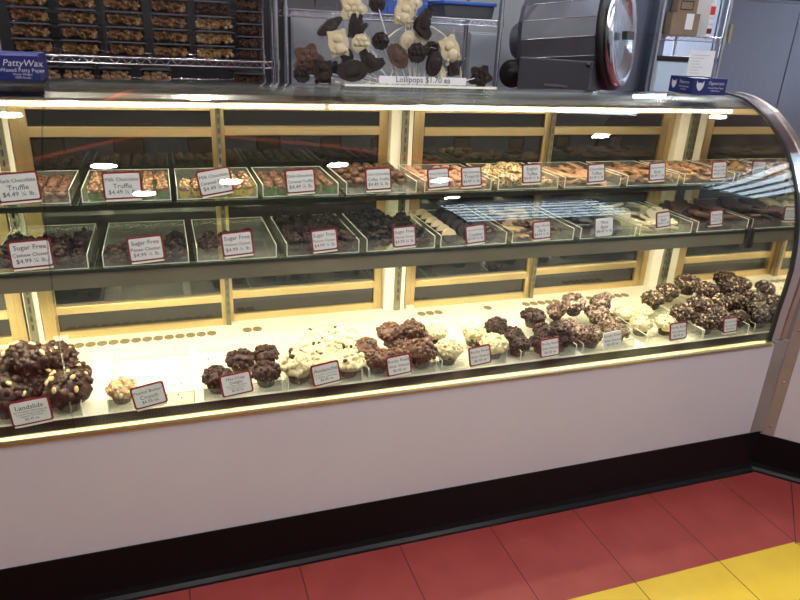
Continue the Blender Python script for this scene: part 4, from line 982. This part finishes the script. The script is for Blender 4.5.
# ------------------------------------------------------------------ the room
fm, nt, out = newmat('vinyl_tile')
def floor_mat(name, c1, c2):
    m, nt, out = newmat(name); b = nt.nodes.new('ShaderNodeBsdfPrincipled'); nt.links.new(b.outputs[0], out.inputs[0])
    b.inputs['Roughness'].default_value = .38
    col, f = noise_mix(nt, c1, c2, 9, .3, .7, 5)
    tc = nt.nodes.new('ShaderNodeTexCoord'); sx = nt.nodes.new('ShaderNodeSeparateXYZ'); nt.links.new(tc.outputs['Object'], sx.inputs[0])
    def math_(op, a, b_=None):
        n = nt.nodes.new('ShaderNodeMath'); n.operation = op
        for i, v in enumerate((a, b_)):
            if v is None: continue
            if isinstance(v, (int, float)): n.inputs[i].default_value = v
            else: nt.links.new(v, n.inputs[i])
        return n.outputs[0]
    X, Y = sx.outputs[0], sx.outputs[1]
    u = math_('DIVIDE', math_('ADD', X, .0341+30.5), .305); fr = math_('FRACT', u)
    seam = math_('LESS_THAN', math_('ABSOLUTE', math_('SUBTRACT', math_('FRACT', math_('ADD', fr, .5)), .5)), .0045)
    # mitre line where the border turns with the angled counter
    dq = math_('ABSOLUTE', math_('ADD', math_('MULTIPLY', math_('SUBTRACT', X, 1.793), .70), math_('MULTIPLY', math_('ADD', Y, .355), -.714)))
    v = math_('DIVIDE', math_('ADD', Y, .3515+30.5), .305)
    seam2 = math_('LESS_THAN', math_('ABSOLUTE', math_('SUBTRACT', math_('FRACT', math_('ADD', v, .5)), .5)), .0045)
    s_ = math_('MAXIMUM', seam, math_('MULTIPLY', math_('LESS_THAN', dq, .0014), math_('GREATER_THAN', Y, -.36)))
    mx = nt.nodes.new('ShaderNodeMix'); mx.data_type = 'RGBA'; nt.links.new(s_, mx.inputs['Factor']); nt.links.new(col, mx.inputs['A']); mx.inputs['B'].default_value = (.02, .006, .005, 1)
    nt.links.new(mx.outputs['Result'], b.inputs['Base Color']); return m
mr = floor_mat('red_vinyl_tile', (.25, .036, .032), (.30, .050, .044)); my = floor_mat('yellow_vinyl_tile', (.60, .41, .03), (.66, .47, .04))
X0, X1, Y0, Y1 = -2.6, 6.2, -4.6, 4.6
b = MB(); bm = b.bm
b.box(X0, X1, Y0, Y1, -.1, 0)
fl = struct(b.build('floor', [mr]))
# yellow border tiles, laid into the red: a thin inlay following the case and then the angled counter
k = .305
P = [(X0, -.3515), (1.793, -.3515), (1.793+2.6*.7071, -.3515-2.6*.7071), (1.793+2.6*.7071-k*.7071, -.3515-2.6*.7071-k*.7071), (1.793-k*math.tan(R(22.5)), -.3515-k), (X0, -.3515-k)]
o = struct(MB().prism(P, 2, -.004, .0006).build('trim_1', [my]))
def wallbox(name, *a, m='wall'): return struct(MB().box(*a).build(name, MT[m]))
wallbox('wall_left', X0-.1, X0, Y0, Y1, 0, 5)
wdoor = atY(653, 50, 2.34).x
wallbox('wall_back', X0, wdoor-.0, 2.42, 2.52, 0, 2.9)
wallbox('wall_rear', X0, X1, Y1, Y1+.1, 0, 2.9, m='wallw')
struct(MB().box(X0, .70, 2.40, 2.42, 0, 2.85).build('rack_shade_sheet', MT['shadewall']))  # added sheet over the grey wall, its dark colour painting the rack's shade
# steel-clad end of the back wall beside the doorway
struct(MB().box(atY(604, 50, 2.4).x, wdoor-.002, 2.405, 2.42, 0, 2.85).build('trim_2', MT['steelb']))
struct(MB().box(wdoor-.01, wdoor+.085, 2.34, 2.54, 0, 2.85).build('trim_3', MT['steelb'], None, .006))
b = MB(); b.box(X0, 3.6, -2.2, Y1, 2.9, 3.0); b.box(3.6, X1, -.9, Y1, 2.9, 3.0)
b.box(X0, 3.6, -2.2, -2.12, 3.0, 4.9); b.box(3.52, 3.6, -2.2, -.9, 3.0, 4.9); b.box(3.6, X1, -.9, -.82, 3.0, 4.9)
b.box(X0, X1, Y0, -2.2, 4.9, 5.0); b.box(3.6, X1, -2.2, -.9, 4.9, 5.0); struct(b.build('ceiling', MT['ceil']))
# shop front behind the viewer: one tall window with blinds; clerestory in the right wall
wins = [(3.0, 5.3, 2.92, 4.65)]
b = MB(); xs = [X0] + [v for w_ in wins for v in w_[:2]] + [X1]
for i in range(0, len(xs), 2): b.box(xs[i], xs[i+1], Y0-.1, Y0, 0, 5)
for x0, x1, z0, z1 in wins: b.box(x0, x1, Y0-.1, Y0, 0, z0); b.box(x0, x1, Y0-.1, Y0, z1, 5)
struct(b.build('wall_front', MT['wallw']))
for i, (a, c_, z0, z1) in enumerate(wins):
    w_ = struct(MB().box(a, c_, Y0-.06, Y0-.05, z0, z1).build('window_%d' % (i+1), MT['glass']))
    f = MB().box(a, a+.05, Y0-.09, Y0-.02, z0, z1).box(c_-.05, c_, Y0-.09, Y0-.02, z0, z1).box(a+.05, c_-.05, Y0-.09, Y0-.02, z0, z0+.05).box(a+.05, c_-.05, Y0-.09, Y0-.02, z1-.05, z1).build('window_frame', MT['steelb'], w_)
    if i == 0:
        for k in range(6): MB().box(a+.05, c_-.05, Y0-.04, Y0+.06, z0+.14+k*.27, z0+.195+k*.27).build('window_blind_slat', MT['steelb'], w_)
b = MB(); cl0, cl1, cz0, cz1 = -3.6, -1.5, 3.3, 4.6
b.box(X1, X1+.1, Y0, cl0, 0, 5); b.box(X1, X1+.1, cl1, Y1, 0, 5); b.box(X1, X1+.1, cl0, cl1, 0, cz0); b.box(X1, X1+.1, cl0, cl1, cz1, 5)
struct(b.build('wall_right', MT['wallw']))
w_ = struct(MB().box(X1+.05, X1+.06, cl0, cl1, cz0, cz1).build('window_2', MT['glass']))
for k in range(4): MB().box(X1-.05, X1+.04, cl0+.02, cl1-.02, cz0+.2+k*.3, cz0+.27+k*.3).build('window_blind_slat', MT['steelb'], w_)

# ------------------------------------------------------------------ lights
def area(name, loc, aim, sx, sy, watts, col):
    l = bpy.data.lights.new(name, 'AREA'); l.shape = 'RECTANGLE'; l.size = sx; l.size_y = sy; l.energy = watts; l.color = col
    o = bpy.data.objects.new(name, l); C.objects.link(o); o.location = loc
    o.rotation_euler = (Vector(aim)-Vector(loc)).to_track_quat('-Z', 'Y').to_euler(); return o
warm = (1, .88, .64)
xc = (XL+XE)/2; xl = XE-XL-.06
area('deck_lamp', (xc, .232, ZL-.058), (xc, .30, ZD), xl, .03, LAMP_DECK, warm)
area('top_lamp', (xc, .345, 1.235), (xc, .38, .9), xl, .03, LAMP_TOP, warm)
def portal(loc, aim, sx, sy):
    o = area('window_portal', loc, aim, sx, sy, 1, (1, 1, 1)); o.data.cycles.is_portal = True
for a, c_, z0, z1 in wins: portal(((a+c_)/2, Y0-.1, (z0+z1)/2), ((a+c_)/2, 0, (z0+z1)/2), c_-a, z1-z0)
portal((X1+.1, (cl0+cl1)/2, (cz0+cz1)/2), (0, (cl0+cl1)/2, (cz0+cz1)/2), cl1-cl0, cz1-cz0)
# red neon tubes under the ceiling
neon = emis('red_neon', (1, .17, .07), 3.6)
for pts, lab_ in (([(-1.1, -1.2), (-.73, -.64), (-.46, -.21), (-.24, .09), (-.02, .42)], 'red neon tube running over the left end of the case'), ([(.1, .42), (.4, .15), (.8, -.06), (1.18, -.43), (1.6, -.9)], 'red neon tube bending over the middle of the case'),
                  ([(-.33, 1.2), (-.3, 1.33), (-.23, 1.75), (-.16, 2.3)], 'short red neon tube near the caramel corn rack'), ([(.80, 1.2), (.82, 1.4), (.85, 2.3)], 'short red neon tube above the lollipop rack')):
    o = MB().tube([(x, y, 2.875) for x, y in pts], .011, 8).build('ceiling_neon_light', neon); tag(o, lab_, 'neon light')
    b = MB()
    for x, y in (pts[0], pts[-1]): b.tube([(x, y, 2.865), (x, y, 2.8995)], .018, 8)
    b.build('end_holder', MT['rubber'], o)
lm = emis('ceiling_lamp_glow', (1, .97, .92), 14)
for i, (x, y) in enumerate(CEIL):
    t = tag(empty('ceiling_light', (x, y, 2.9)), 'round recessed ceiling light over the shop floor', 'light', 'recessed ceiling lights')
    MB().lathe([(.085, -.012), (.085, 0), (.062, 0), (.062, -.012)], 28).build('ring', MT['chrome'], t); MB().lathe([(.062, -.006), (.062, -.001)], 28).build('lens', lm, t)
    l = bpy.data.lights.new('ceiling_lamp', 'AREA'); l.shape = 'DISK'; l.size = .12; l.energy = CEILW; l.color = (1, .96, .93)
    o = bpy.data.objects.new('ceiling_lamp', l); C.objects.link(o); o.location = (x, y, 2.885)
area('kitchen_tube', (2.0, 1.3, 2.85), (2.1, 1.7, 0), 1.6, .25, KITCH, (.80, .90, 1))
area('store_tube', (3.9, 3.6, 2.85), (3.9, 3.8, 0), 1.4, .4, STORE, (.86, .93, 1))
wd = bpy.data.worlds.new('world'); sc.world = wd; wd.use_nodes = True
bg = wd.node_tree.nodes['Background']; bg.inputs[0].default_value = (.72, .84, 1, 1); bg.inputs[1].default_value = SKY

sc.view_settings.view_transform = 'Standard'; sc.view_settings.look = 'None'; sc.view_settings.exposure = EXPO; sc.view_settings.gamma = 1
sc.view_settings.use_curve_mapping = False
cy_ = sc.cycles
cy_.transparent_max_bounces = 40; cy_.max_bounces = 8; cy_.glossy_bounces = 5; cy_.caustics_reflective = True; cy_.sample_clamp_indirect = 30
